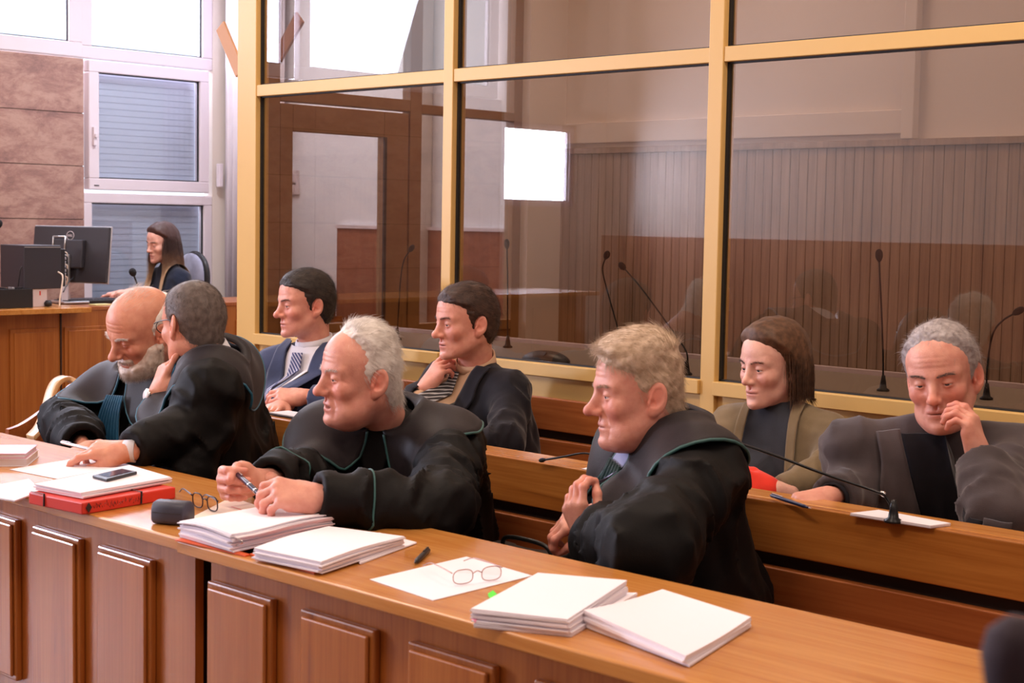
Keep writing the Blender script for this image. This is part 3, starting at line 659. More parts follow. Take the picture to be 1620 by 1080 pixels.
def brows(H, par, m, n=160, L=.009, z=.0195, rad=.0004, seed=5):
    rng = np.random.default_rng(seed)
    for sx in (-1, 1):
        t = rng.random(n); x = .012 + .036 * t; P = np.stack([sx * x * H.h['wide'], .105 - .0 * t, z + .004 * np.sin(t * 2.6) + rng.normal(0, .0016, n)], 1)
        f = lambda p: head_sdf(p, H.h)
        for _ in range(14): P[:, 1] -= f(P) * .8
        D = np.stack([np.sign(P[:, 0]) * .9, np.full(len(P), .25), np.full(len(P), .18)], 1) + rng.normal(0, .2, P.shape)
        V, Q = strands(P, D, L * rng.uniform(.6, 1.2, len(P)), rad, (0, -.15, -.1), 3, f, .1, rng); mesh('eyebrow', H.w(V), Q, m, par)

# ================================================================= HANDS
def hand_prims(W, fwd, up, side, curl=(.3, .3, .3, .3), bend=(.4, .4, .4, .4), thumb=(.5, .3, .3), spread=.06, s=1., arm=None):
    """W wrist, fwd towards the fingers, up = back of the hand, side +1: thumb lies on fwd x up. Returns capsules (a, b, ra, rb, k)"""
    f = nrm(fwd); u_ = nrm(np.asarray(up, float) - f * np.dot(up, f)); r_ = np.cross(f, u_) * side
    G = lambda x, y, z: np.array(W) + s * (x * r_ + y * f + z * u_)
    C_ = []
    C_.append((G(.002, -.045, -.002) if arm is None else np.array(W) + nrm(np.array(arm) - W) * .06, G(0, .0, 0), .0245, .0235, .02))
    C_.append((G(.0, .0, 0), G(.0, .025, 0), .0235, .020, .02))
    for x, e in ((.026, .086), (.009, .090), (-.009, .087), (-.026, .080)): C_.append((G(x * .55, .02, .0), G(x, e - .004, .001), .0155, .0118, .016))
    C_.append((G(.018, .02, -.008), G(.034, .045, -.012), .015, .0125, .018)); C_.append((G(-.020, .02, -.008), G(-.026, .06, -.008), .013, .011, .016))
    tips = []
    for i, (x, y0, L, rr_) in enumerate(((.029, .088, .072, .0088), (.0095, .092, .080, .0090), (-.010, .089, .074, .0086), (-.028, .081, .058, .0076))):
        p = G(x, y0, .001); a = curl[i]; sp = (1.5 - i) * spread
        for q, (fr, rr2) in enumerate(((.46, 1.), (.30, .92), (.24, .84))):
            d = (f * math.cos(a) - u_ * math.sin(a)); d = nrm(d + r_ * sp * (1 if q == 0 else .5)); e = p + d * L * fr * s
            C_.append((p, e, rr_ * s * (1.0 if q == 0 else rr2 + .06), rr_ * s * rr2 * .93, .006)); p = e; a += bend[i] * (1. if q == 0 else .8)
        tips.append(p)
    p = G(.030, .030, -.010); o_, b1, b2 = thumb
    d = nrm(f * math.cos(o_) + r_ * math.sin(o_) - u_ * .35); e = p + d * .038 * s; C_.append((p, e, .0135 * s, .0108 * s, .010)); p = e
    d2 = nrm(d - r_ * b1 - u_ * b1 * .6 + f * .1); e = p + d2 * .031 * s; C_.append((p, e, .0105 * s, .0096 * s, .006)); p = e
    d3 = nrm(d2 - r_ * b2 - u_ * b2 * .5); e = p + d3 * .024 * s; C_.append((p, e, .0096 * s, .0078 * s, .006)); tips.append(e)
    return C_, tips
def hand_mesh(C_, res=.0022):
    pts = np.array([c[0] for c in C_] + [c[1] for c in C_])
    def f(p):
        d = None
        for a, b_, ra, rb, k in C_:
            e = cap(p, a, b_, ra, rb); d = e if d is None else smin(d, e, k)
        return d
    return surf(f, pts.min(0) - .035, pts.max(0) + .035, res, .004)

# ================================================================= BODIES AND CLOTHES
class Body:
    """J: neck, shR, shL, pelvis, elR, wrR, elL, wrL (world points)"""
    def __init__(s, J, bulk=1., belly=1., arm=(.062, .052, .042), seed=0, fold=1., legs=True, wide=1.):
        s.J = {k: np.array(v, float) for k, v in J.items()}; s.bulk = bulk; s.arm = arm; s.seed = seed; s.fold = fold; s.belly = belly; s.wide = wide
        J = s.J; s.r = nrm(J['shR'] - J['shL']); s.up = nrm(J['neck'] - J['pelvis']); s.fw = nrm(np.cross(s.up, s.r)); s.r = np.cross(s.fw, s.up)
        top = (J['shR'] + J['shL']) / 2
        s.bars = []
        for t, w_, r_ in ((0, None, .060), (.18, .12, .095), (.38, .105, .108), (.6, .085, .118 * belly), (.8, .09, .125 * belly), (1, .10, .125)):
            c = top * (1 - t) + J['pelvis'] * t + s.fw * (.015 if 0 < t < .9 else 0) * belly
            if w_ is None: s.bars.append((J['shR'], J['shL'], r_ * bulk, .05))
            else: s.bars.append((c + s.r * w_ * bulk * wide, c - s.r * w_ * bulk * wide, r_ * bulk, .11))
        nk = J['neck']; s.bars.append((nk, J['shR'] * .75 + nk * .25 - s.up * .0, .052, .07)); s.bars.append((nk, J['shL'] * .75 + nk * .25, .052, .07))
    def torso(s, p):
        d = None
        for a, b_, r_, k in s.bars: e = cap(p, a, b_, r_); d = e if d is None else smin(d, e, k)
        return d
    def arms(s, p, cut=True, scale=1., k=.03):
        d = None; J = s.J; r1, r2, r3 = [x * scale for x in s.arm]
        for q in 'RL':
            if 'el' + q not in J: continue
            a, e, w_ = J['sh' + q], J['el' + q], J['wr' + q]
            x = nrm(w_ - e); up_ = cap(p, a, e, r1, r2); lo = cap(p, e, w_ + x * (.08 if cut else 0), r2, r3)
            if cut:
                lo = np.maximum(lo, (p - w_) @ x); lo = np.maximum(lo, -cap(p, w_ - x * .05, w_ + x * .2, max(r3 - .025, .01)))
            g = smin(up_, lo, k); d = g if d is None else np.minimum(d, g)
        return d
    def smooth(s, p): return smin(s.torso(p), s.arms(p, False), .07)
    def folds(s, p):
        """cloth folds: hanging drape on the trunk, rings and twists along the sleeves"""
        J = s.J; o_ = s.seed * 7.3; F_ = s.fold
        q = np.stack([p @ s.r, p @ s.fw, p @ s.up], 1)
        n1 = 1 - 2 * np.abs(vnoise(q * (17, 17, 3.2) + o_) - .5); n2 = vnoise(q * (34, 34, 9) + o_ + 5) - .5
        out = F_ * (.021 * n1 ** 2.5 + .010 * n2); wt = np.zeros(len(p))
        for k in 'RL':
            if 'el' + k not in J: continue
            for a, b_, fr in ((J['sh' + k], J['el' + k], 1.), (J['el' + k], J['wr' + k], 1.2)):
                x = nrm(b_ - a); L = np.linalg.norm(b_ - a); t = (p - a) @ x; rad = p - a - t[:, None] * x; dd = np.linalg.norm(rad, axis=1)
                m_ = sm(s.arm[0] * 2.2, s.arm[0] * 1.1, dd) * sm(-.05, .02, t) * sm(L + .06, L - .02, t)
                y = nrm(np.cross(x, (.2, .3, 1))); z = np.cross(x, y); c1 = rad @ y; c2 = rad @ z
                v = np.stack([(t + .6 * c1) * 17 * fr, c1 * 9, c2 * 9 + t * 5], 1) + o_
                f1 = 1 - 2 * np.abs(vnoise(v) - .5); el = np.exp(-((p - J['el' + k]) ** 2).sum(1) / .10 ** 2)
                v2 = np.stack([(t - .5 * c2) * 42, c1 * 12, c2 * 12], 1) + o_ + 3
                f2 = 1 - 2 * np.abs(vnoise(v2) - .5)
                g = F_ * (.020 * f1 ** 2.5 + .013 * el * f2 ** 2 + .003 * f2)
                if b_ is J['wr' + k]: g = g * sm(-.01, .08, L - t) + .010 * sm(.08, -.01, L - t); m_ = np.maximum(m_, sm(.09, .05, np.abs(L - t)) * (dd < s.arm[2] * 1.6))
                out = out * (1 - m_) + m_ * g
        return out * (.25 + .75 * sm(.13, .30, np.linalg.norm(p - J['neck'], axis=1)))
    def robe(s, skirt=None, k=.07):
        def f(p):
            d = smin(s.torso(p), s.arms(p), k)
            if skirt:
                for a, b_, ra, rb, kk in skirt: d = smin(d, cap(p, a, b_, ra, rb), kk)
            d = d - s.folds(p) + .013; return np.maximum(d, .458 - p[:, 2])
        return f
    def bounds(s, extra=()):
        P = np.array([v for v in s.J.values()] + [b_[0] for b_ in s.bars] + [b_[1] for b_ in s.bars] + [np.array(e) for e in extra])
        return P.min(0) - .20, P.max(0) + .20
    def inner(s):
        """slim body under the clothes"""
        def f(p):
            d = s.torso(p) + .03; a = s.arms(p, False, 1., .02)
            J = s.J
            for q in 'RL':
                if 'el' + q in J: d = smin(d, smin(cap(p, J['sh' + q], J['el' + q], .036, .03), cap(p, J['el' + q], J['wr' + q], .03, .022), .02), .02)
            return d
        lo, hi = s.bounds(); return surf(f, lo, hi, .014, .02)
    def F(s, a, b_, c=0): """chest frame point: a right, b up from the neck, c forward"""; return s.J['neck'] + s.r * a + s.up * b_ + s.fw * c
def solidify(G, nu, nv, th, fn, closed=False):
    """G (nu, nv, 3) sheet -> closed shell; fn(P) gives normals"""
    P = G.reshape(-1, 3); N_ = fn(P); V = np.concatenate([P, P + N_ * th]); k = nu * nv; Fq = []
    for i in range(nu - 1):
        for j in range(nv - 1):
            a = i * nv + j; Fq.append((a, a + nv, a + nv + 1, a + 1)); Fq.append((k + a, k + a + 1, k + a + nv + 1, k + a + nv))
    rim = [i * nv for i in range(nu)] + [(nu - 1) * nv + j for j in range(1, nv)] + [i * nv + nv - 1 for i in range(nu - 2, -1, -1)] + [j for j in range(nv - 2, 0, -1)]
    for a, b_ in zip(rim, rim[1:] + rim[:1]): Fq.append((b_, a, a + k, b_ + k))
    return V, Fq
def drape(B, starts, f, off=.01, d=None, n=40):
    """push points onto the body along direction d"""
    P = starts.copy(); d = -B.fw if d is None else d
    for _ in range(n):
        P = P + d * (np.clip(f(P) - off, -.03, .05) * .8)[:, None]
        dep = (P - B.J['neck']) @ B.fw; P = P + B.fw * np.maximum(-.01 - dep, 0)[:, None]
    return P
def patch(B, name, par, m, outline, off=.008, th=.003, nu=18, nv=10, f=None, wave=None, mirror=None, start=.3):
    """outline(u, v) -> (right, up) in the chest frame; draped on the front"""
    f = f or B.smooth; U = np.linspace(0, 1, nu); W_ = np.linspace(0, 1, nv)
    S = np.array([[B.F(*outline(u_, v_), start) for v_ in W_] for u_ in U]); P = drape(B, S.reshape(-1, 3), f, off)
    if wave: P = P + B.fw * np.array([[wave(u_, v_) for v_ in W_] for u_ in U]).reshape(-1, 1)
    V, Fq = solidify(P.reshape(nu, nv, 3), nu, nv, th, lambda q: np.tile(B.fw, (len(q), 1)))
    return mesh(name, V, Fq, m, par), P.reshape(nu, nv, 3)
def collar(B, par, m, prof, mp=None, rn=.060, th=.004, off=.011, zup=.0, ns=14, a0=14, a1=346, na=72, name='collar', down=.5, f=None, tiltz=0, pr=.0036, roll=.012):
    """wide collar laid around the neck; prof: (angle, length), angle 0 = front, growing to the person's right"""
    f = f or B.smooth; A_ = np.radians(np.linspace(a0, a1, na)); L = np.interp(np.degrees(A_), [q[0] for q in prof], [q[1] for q in prof])
    rad = np.cos(A_)[:, None] * B.fw + np.sin(A_)[:, None] * B.r
    P = B.F(0, .045 + zup) + rad * rn; g = np.zeros((na, ns, 3)); g[:, 0] = P
    for k in range(1, ns):
        N_ = grad(f, P, .006); dr = rad - B.up * down * (.4 if k < 3 else 1.0); tg = nrm(dr - N_ * (dr * N_).sum(1)[:, None])
        P = P + tg * (L / (ns - 1))[:, None]
        tgt = off + roll * math.exp(-k / 3.)
        for _ in range(4): P = P - grad(f, P, .006) * (f(P) - tgt)[:, None] * .7
        g[:, k] = P
    for _ in range(2): g[1:-1, 1:] = .5 * g[1:-1, 1:] + .25 * (g[:-2, 1:] + g[2:, 1:])
    V, Fq = solidify(g, na, ns, th, lambda q: grad(f, q, .006)); o = mesh(name, V, Fq, m, par)
    if mp is not None:
        edge = [g[0, j] for j in range(2, ns)] + [g[i, -1] for i in range(1, na - 1)] + [g[-1, j] for j in range(ns - 1, 1, -1)]
        edge = np.array(edge); edge = edge + grad(f, edge, .006) * th * .6
        MB().tube(list(edge), pr, 8).build('piping', mp, o, smooth=True)
    return o
def neckband(H, B, name, par, m, r_=.064, z0=-.10, z1=-.155, th=.005, open_=0):
    """band around the neck (shirt collar); z0 upper z1 lower along the neck in head space, may dip at the front"""
    nv = np.array(H.h['neckv']); a = np.array((0, -.030, -.055)); x = nrm(nv - a); y = nrm(np.array((0, 1, 0)) - x * x[1]); z = np.cross(x, y)
    n = 48; V = []; ang = np.linspace(open_, 2 * math.pi - open_, n)
    for q in ang:
        c = math.cos(q)
        for t_, rr_ in ((z0 - .012 * c, r_), (z1, r_ + .006)):
            t = (-t_ - .055); p = a + x * (t if t > 0 else 0.) + (math.cos(q) * y + math.sin(q) * z) * rr_
            V.append(p)
    G = np.array(V).reshape(n, 2, 3); ctr = a
    def fn(P): v = P - a - ((P - a) @ x)[:, None] * x; return nrm(v)
    V, Fq = solidify(G, n, 2, th, fn); return mesh(name, H.w(V), Fq, m, par)
def person(H, B, label, hands, m_skin, lips=(.80, .50, .50), flush=.25, res=.0022, group=None, extra=None, hres=.0023):
    nk = B.J['neck']; H.aim_neck(nk - B.up * .04)
    V, Q = H.mesh(res); T = face_tint(V, H.h, lips, flush, extra); V = H.w(V); parts = [(V, Q)]; TT = [T]
    parts.append(B.inner()); TT.append(np.ones((len(parts[-1][0]), 3)))
    for C_ in hands:
        hv, hq = hand_mesh(C_, hres); t = np.ones((len(hv), 3))
        e = np.array([c[1] for c in C_[-16:]]); dmin = np.min(np.linalg.norm(hv[:, None, :] - e[None], axis=2), axis=1)
        t *= (1 - .0 * dmin)[:, None]; t[:, 1:] *= (1 - .22 * np.exp(-(dmin / .012) ** 2))[:, None]
        parts.append((hv, hq)); TT.append(t)
    V, Q = joinm(parts); o = mesh('person', V, Q, m_skin); tint(o, np.concatenate(TT))
    tag(o, label, 'person', group); return o
def clothe(name, f, lo, hi, m, par, res=.009): V, Q = surf(f, lo, hi, res, .03); return mesh(name, V, Q, m, par)
def legs(B, par, m, knees, feet, r_=(.085, .062, .05)):
    """trousers from the pelvis over the seat and down, with shoes"""
    P_ = B.J['pelvis']; b_ = []
    for sgn, kn, ft in zip((1, -1), knees, feet): b_.append((P_ + B.r * sgn * .09, np.array(kn), np.array(ft)))
    def f(p):
        d = cap(p, P_ + B.r * .1, P_ - B.r * .1, .11)
        for a, k, e in b_: d = smin(d, smin(cap(p, a, k, r_[0], r_[1]), cap(p, k, e, r_[1], r_[2]), .03), .05)
        return d - .006 * (vnoise(p * 25) - .5)
    pts = np.array([q for t in b_ for q in t]); o = clothe('trousers', f, pts.min(0) - .15, pts.max(0) + .15, m, par, .014)
    for a, k, e in b_:
        fd = nrm((k - a) * (1, 1, 0)); q = e * (1, 1, 0) + A3(0, 0, .045)
        V, Q = surf(lambda p: np.maximum(smin(cap(p, q - fd * .05, q + fd * .14, .042, .036), cap(p, q, q + A3(0, 0, .05), .045), .03), .008 - p[:, 2]), q - .25, q + .25, .010, .01)
        mesh('shoe', V, Q, M['leather'], par)
    return o
def seated_legs(B, par, m, yk=-.42, zk=.50, lift=0, direction=(0, -1, 0), dx=.0, tuck=0.):
    P_ = B.J['pelvis']; d = nrm(direction); s_ = np.cross(d, (0, 0, 1)); sg = 1 if s_ @ B.r > 0 else -1; s_ = s_ * sg
    kn = [P_ * (1, 1, 0) + d * abs(yk) + s_ * k * .12 + A3(0, 0, zk) for k in (1, -1)]
    ft = [k * (1, 1, 0) - d * tuck + A3(0, 0, .10) for k in kn]; return legs(B, par, m, kn, ft)
# ================================================================= THE PEOPLE
TC = A3(.694, -.720, 0); LF = A3(-.719, -.695, 0); UP = A3(0, 0, 1)      # towards the photographer, to his left, up
def face(psi, pitch=0):
    """direction turned psi degrees from the photographer to the left, pitched down"""
    a, b_ = math.radians(psi), math.radians(pitch); h = TC * math.cos(a) + LF * math.sin(a); return h * math.cos(b_) - UP * math.sin(b_)
def side_of(f): return nrm(np.cross(f * (1, 1, 0), UP))
def shoulders(J, f, w_=.195, dz=.05, dzr=0, back=.0):
    r_ = side_of(f); J['shR'] = J['neck'] + r_ * w_ - UP * (dz + dzr) - f * back; J['shL'] = J['neck'] - r_ * w_ - UP * (dz - dzr) - f * back
SK_P = skin('skin_pink', s2l(230, 166, 146)); SK_W = skin('skin_warm', s2l(228, 164, 138)); SK_F = skin('skin_fair', s2l(238, 186, 168))
H_WHITE = hairmat('white_hair', (.74, .68, .63), (.92, .88, .84)); H_BLOND = hairmat('grey_blond_hair', (.46, .33, .22), (.72, .56, .42)); H_GREY = hairmat('dark_grey_hair', (.10, .075, .066), (.18, .145, .13))
H_BROWN = hairmat('brown_hair', (.035, .017, .012), (.075, .038, .026)); H_CHEST = hairmat('chestnut_hair', (.075, .034, .016), (.15, .07, .035)); H_DARK = hairmat('dark_hair', (.018, .012, .010), (.04, .028, .022)); H_BEARD = hairmat('white_beard', (.60, .50, .42), (.85, .78, .72))
PROF = [(12, .10), (18, .17), (28, .225), (42, .235), (60, .20), (90, .165), (130, .15), (180, .15), (230, .15), (270, .165), (300, .20), (318, .235), (332, .225), (342, .17), (348, .10)]
def robe_person(B, label, H, hands, sk, skirt_dir=None, cuffs=True, prof=PROF, res=.0085, jab=None, rn=.072, roll=.012, **kw):
    o = person(H, B, label, hands, sk, **kw)
    P_ = B.J['pelvis']; d = B.fw * (1, 1, 0) if skirt_dir is None else np.array(skirt_dir, float); d = nrm(d)
    sk_ = [(P_ + UP * .02, P_ + d * .34 + UP * .03, .15, .12, .10), (P_ - d * .03 + UP * .02, P_ - d * .03 - UP * .05, .165, .17, .1)]
    lo, hi = B.bounds([q[1] for q in sk_]); f = B.robe(sk_)
    r_ = clothe('robe', f, lo, hi, M['robe'], o, res)
    collar(B, r_, M['collar'], prof, M['piping'], rn=rn, a0=prof[0][0], a1=prof[-1][0], roll=roll)
    if cuffs:
        for q in 'RL':
            w_, e = B.J['wr' + q], B.J['el' + q]; x = nrm(w_ - e); y = nrm(np.cross(x, (.1, .2, 1))); z = np.cross(x, y); c = w_ - x * .11; ring = []
            for an in np.linspace(0, 2 * math.pi, 40, endpoint=False):
                dr = math.cos(an) * y + math.sin(an) * z; p = c + dr * .12
                P1 = p[None]
                for _ in range(14): P1 = P1 - dr * np.clip(f(P1) - .001, -.02, .03)[:, None] * .8
                ring.append(P1[0])
            MB().tube(ring, .0026, 6, closed=True).build('cuff_piping', M['piping'], r_, smooth=True)
    return o, r_
def suit(B, o, ms, mshirt=None, mtie=None, vdepth=.27, vw=.06, res=.009, lap=True, tie_w=.02, cut=None, lapm=None):
    sk_ = [(B.J['pelvis'], B.J['pelvis'] - B.up * .05, .13, .14, .1)]; lo, hi = B.bounds(); f = B.robe(sk_, .03)
    g = clothe('jacket', f, lo, hi, ms, o, res); fs = f
    if mshirt is not None: patch(B, 'shirt', o, mshirt, lambda u_, v_: ((u_ - .5) * 2 * vw * (1 - v_) ** .9, .035 - (vdepth + .035) * v_), .004, .002, 14, 16, fs)
    if mtie is not None: patch(B, 'tie', o, mtie, lambda u_, v_: ((u_ - .5) * 2 * (tie_w * .55 + tie_w * .6 * v_) * (1 - .15 * v_), .02 - (vdepth - .01) * v_), .018, .004, 8, 18, fs)
    if lap:
        for sgn in (-1, 1):
            def ol(u_, v_, s_=sgn):
                inner = vw * (1 - v_); wd = (.058 + .02 * math.exp(-((v_ - .28) / .1) ** 2)) * min(1, (1 - v_) * 2.2 + .02); return (s_ * (inner + wd * u_), .045 - (vdepth + .045) * v_)
            patch(B, 'lapel', g, lapm or ms, ol, .011, .004, 8, 22, fs)
    return g
def watch(o, W, ax, out, md, mb, r_=.019, rs=.030):
    """strap around the wrist and a case on its outer side"""
    ax = nrm(ax); out = nrm(out - ax * np.dot(out, ax)); z = np.cross(ax, out)
    t = MB().tube([W + rs * (math.cos(a) * out * .82 + math.sin(a) * z) for a in np.linspace(0, 2 * math.pi, 28, endpoint=False)], .0085, 8, closed=True, flat=.25)
    w_ = t.build('wristwatch', mb, o, smooth=True); c = W + out * rs * .84
    MB().lathe([(r_ * .9, 0), (r_, .003), (r_ * .96, .007), (r_ * .8, .008)], c, out, 28).build('watch_case', M['steel'], w_, smooth=True)
    MB().lathe([(r_ * .8, .0081), (r_ * .78, .0087), (.0002, .009)], c, out, 28).build('watch_dial', md, w_, smooth=True)

# --- D: white haired lawyer with the pen, leaning on the desk
bf = face(14); J = dict(neck=PY(614, 672, 2.58)); shoulders(J, bf, .172, .055)
J['pelvis'] = A3(-3.06, 2.76, .53)
LH = nrm(LF * .95 + TC * .2 + UP * .16); WL = PZ(508, 788, .835); K = PZ(356, 764, .825); FR = nrm(TC * .75 + LF * .62 + UP * .05); WR = K - FR * .082
J.update(wrL=WL + LH * .012, elL=PY(694, 806, 2.22), wrR=WR - FR * .03 + A3(.0, .0, 0), elR=PY(505, 752, 2.42))
J['wrR'] = WR + A3(.02, .03, .0)
BD = Body(J, 1.0, 1.15, (.078, .068, .056), seed=1, fold=1.2)
HD = Head(PY(572, 592, 2.45), face(64, 4), roll=.05, scale=1.02, occ=.80, age=.9, jowl=.9, lid=.5, mouth=.75, wide=1.03, nose=.95, nosew=1.15, ear=1.05)
hr, tr = hand_prims(WR, FR, LF, -1, (1.25, 1.35, 1.4, 1.45), (.75, .8, .8, .8), (.15, .5, .25), .03, 1.02)
hl, tl = hand_prims(WL, LH, TC * .55 + UP * .75, 1, (.75, .85, .95, 1.05), (.75, .7, .7, .7), (.35, .5, .4), .04, 1.04)
PD, rD = robe_person(BD, 'white-haired man in a black robe leaning on the desk, holding a dark pen', HD, [hr, hl], SK_P, roll=.02, prof=[(14, .08), (20, .13), (30, .155), (45, .19), (60, .23), (80, .24), (110, .19), (140, .155), (180, .15), (220, .155), (250, .17), (280, .195), (300, .205), (315, .20), (328, .19), (340, .165), (346, .10)], flush=.42, lips=(.78, .46, .46))
HD.eyes(PD)
make_hair(HD, PD, H_WHITE, [(-.09, -.06), (-.065, -.035), (-.035, -.012), (-.02, .020), (.0, .030), (.02, .026), (.045, .016), (.07, .020), (.09, .034), (.105, .046), (.13, .05)], n=9000, L=.026, t0=.011, lift=.42, seed=3, thick=lambda p: .5 + .8 * sm(.04, .11, p[:, 2]), comb=lambda P: np.stack([P[:, 0] * 0, -np.ones(len(P)), -.55 + P[:, 2] * 4], 1), bump_=.009, curl=.22, rad=.00034)
brows(HD, PD, H_WHITE, 120)
legm = M['trouser']; seated_legs(BD, PD, legm, direction=(0, -1, 0), yk=-.42)
patch(BD, 'shirt', PD, M['robe'], lambda u_, v_: ((u_ - .5) * .11 * (1 - .7 * v_), .05 - .10 * v_), .012, .003, 10, 8)
patch(BD, 'neckcloth', PD, M['dgreen'], lambda u_, v_: ((u_ - .5) * (.055 + .05 * v_) - .012, -.045 - .24 * v_), .022, .003, 48, 12, BD.torso, wave=lambda u_, v_: .005 * math.sin(u_ * 6.28 * 5) * (.3 + v_))
for k in range(2): p = BD.F(.055, -.13 - .05 * k, .2); q = drape(BD, p[None], BD.smooth, .004)[0]; MB().lathe([(.008, 0), (.009, .002), (.007, .004)], q, BD.fw, 16).build('button', M['black_pl'], rD, smooth=True)
c = hr[-16 + 6][0] * .6 + hr[-16 + 6][1] * .4
# gold ring on the right hand
def ring_on(o, cp, mm, t=.5):
    a, b_ = np.array(cp[0]), np.array(cp[1]); x = nrm(b_ - a); y = nrm(np.cross(x, (.2, .1, 1))); z = np.cross(x, y); c = a * (1 - t) + b_ * t; rr_ = cp[2] * 1.02
    MB().tube([c + rr_ * (math.cos(q) * y + math.sin(q) * z) for q in np.linspace(0, 6.283, 20, endpoint=False)], .0016, 6, closed=True).build('ring', mm, o, smooth=True)
M['gold'] = mat('gold', (.9, .62, .3), .2, 1)
ring_on(PD, hr[13], M['gold'])

# --- E: grey-blond lawyer at the right, hands clasped
bf = face(74); J = dict(neck=PY(1062, 690, 2.70)); shoulders(J, bf, .19, .055)
J['pelvis'] = PY(1072, 985, 2.78)
WLe = PY(938, 852, 2.40); J.update(wrL=PY(946, 856, 2.40), elL=PY(1022, 868, 2.26), wrR=PY(958, 815, 2.52), elR=PY(1020, 860, 2.62))
BE = Body(J, .98, 1.1, (.078, .084, .066), seed=2, fold=1.35)
HE = Head(PY(1013, 618, 2.62), face(80, 6), roll=0, scale=1.03, occ=.80, age=.85, jowl=.5, lid=.6, nose=1.1, nosew=1.05, wide=1., brow=1.3, ear=1.08)
FE = nrm(LF * .45 + UP * .62 + TC * -.2)
he1, _ = hand_prims(PY(932, 858, 2.40), nrm(LF * .35 + UP * .85), TC * .5 + LF * .6, 1, (.5, .6, .75, .8), (.8, .8, .8, .8), (.3, .4, .3), .03, 1.0)
he2, _ = hand_prims(PY(955, 812, 2.50), nrm(LF * .9 - UP * .25), UP * .8 + TC * .3, -1, (.5, .6, .7, .8), (.7, .8, .8, .8), (.3, .4, .3), .03, 1.0)
PE, rE = robe_person(BE, 'fair-haired man in a black robe sitting in profile at the right, hands clasped', HE, [he1, he2], SK_P, cuffs=False, roll=.02, flush=.38, lips=(.80, .56, .56), prof=[(12, .14), (18, .22), (28, .28), (42, .26), (60, .20), (90, .165), (130, .15), (180, .15), (230, .15), (270, .165), (300, .20), (318, .26), (332, .28), (342, .22), (348, .14)])
HE.eyes(PE)
make_hair(HE, PE, H_BLOND, [(-.09, -.07), (-.065, -.040), (-.035, -.014), (-.02, .022), (.0, .028), (.03, .030), (.046, .034), (.058, .060), (.070, .084), (.10, .11), (.13, .12)], n=9000, L=.027, t0=.012, lift=.3, seed=4, comb=lambda P: np.stack([P[:, 0] * 0 + .25, np.where(P[:, 2] > .085, .45, -1.), np.where(P[:, 2] > .085, .15, -.75)], 1), bump_=.008, thick=lambda p: .3 + 1.5 * sm(.04, .11, p[:, 2]), rad=.0003, curl=.12)
brows(HE, PE, H_BLOND, 110); seated_legs(BE, PE, legm, direction=(-.5, -1, 0), yk=-.42)
neckband(HE, BE, 'shirt_collar', PE, M['shirt_blue'], .0645, -.112, -.150)
patch(BE, 'shirt', PE, M['shirt_blue'], lambda u_, v_: ((u_ - .5) * .10 * (1 - .5 * v_), .06 - .14 * v_), .014, .003, 10, 8)
patch(BE, 'neckcloth', PE, M['dgreen'], lambda u_, v_: ((u_ - .5) * (.07 + .07 * v_), -.04 - .26 * v_), .026, .004, 48, 12, BE.torso, wave=lambda u_, v_: .006 * math.sin(u_ * 6.28 * 5) * (.3 + v_))
# green edging running down the open front of the robe
q = drape(BE, np.array([BE.F(-.045 - .02 * t, -.12 - .34 * t, .35) for t in np.linspace(0, 1, 22)]), BE.smooth, .016)
MB().tube(list(q), .005, 8).build('front_edging', M['piping'], rE, smooth=True)

PIP_G = M['piping']; M['piping'] = mat('blue_teal_piping', s2l(44, 100, 124), .5)
# --- B: bald bearded lawyer at the left
bf = face(38); J = dict(neck=PY(236, 600, 2.72)); shoulders(J, bf, .19, .06)
J['pelvis'] = A3(J['neck'][0] + .01, 2.80, .52)
J.update(elR=PY(106, 668, 2.52), wrR=PY(132, 704, 2.30), elL=PY(290, 700, 2.6), wrL=PY(215, 712, 2.36))
BB = Body(J, 1.04, 1.2, (.080, .076, .066), seed=3, fold=1.3)
HB = Head(PY(224, 520, 2.58), face(46, 27), roll=.16, scale=1.06, age=1.1, jowl=.4, lid=.12, nose=1.15, nosew=1.2, wide=1.0, brow=1.15, ear=1.05)
hb, _ = hand_prims(PY(140, 712, 2.28), nrm(LF * .4 + TC * .9 - UP * .1), UP, -1, s=1.0); hb2, _ = hand_prims(PY(210, 722, 2.33), nrm(LF * .6 + TC * .8), UP, 1)
PB, rB = robe_person(BB, 'bald white-bearded man in a black robe with a pleated teal neckcloth, looking down', HB, [hb, hb2], SK_W, roll=.016, flush=.32, cuffs=False)
HB.eyes(PB)
make_hair(HB, PB, H_WHITE, [(-.09, -.055), (-.06, -.03), (-.035, -.008), (-.01, .020), (.02, .012), (.04, -.005), (.055, -.03), (.066, -.075), (.08, -.2), (.13, -.3)], n=2600, L=.020, t0=.005, lift=.35, seed=6, comb=lambda P: np.tile((0, -1., -.6), (len(P), 1)), bump_=.003, edge=.02)
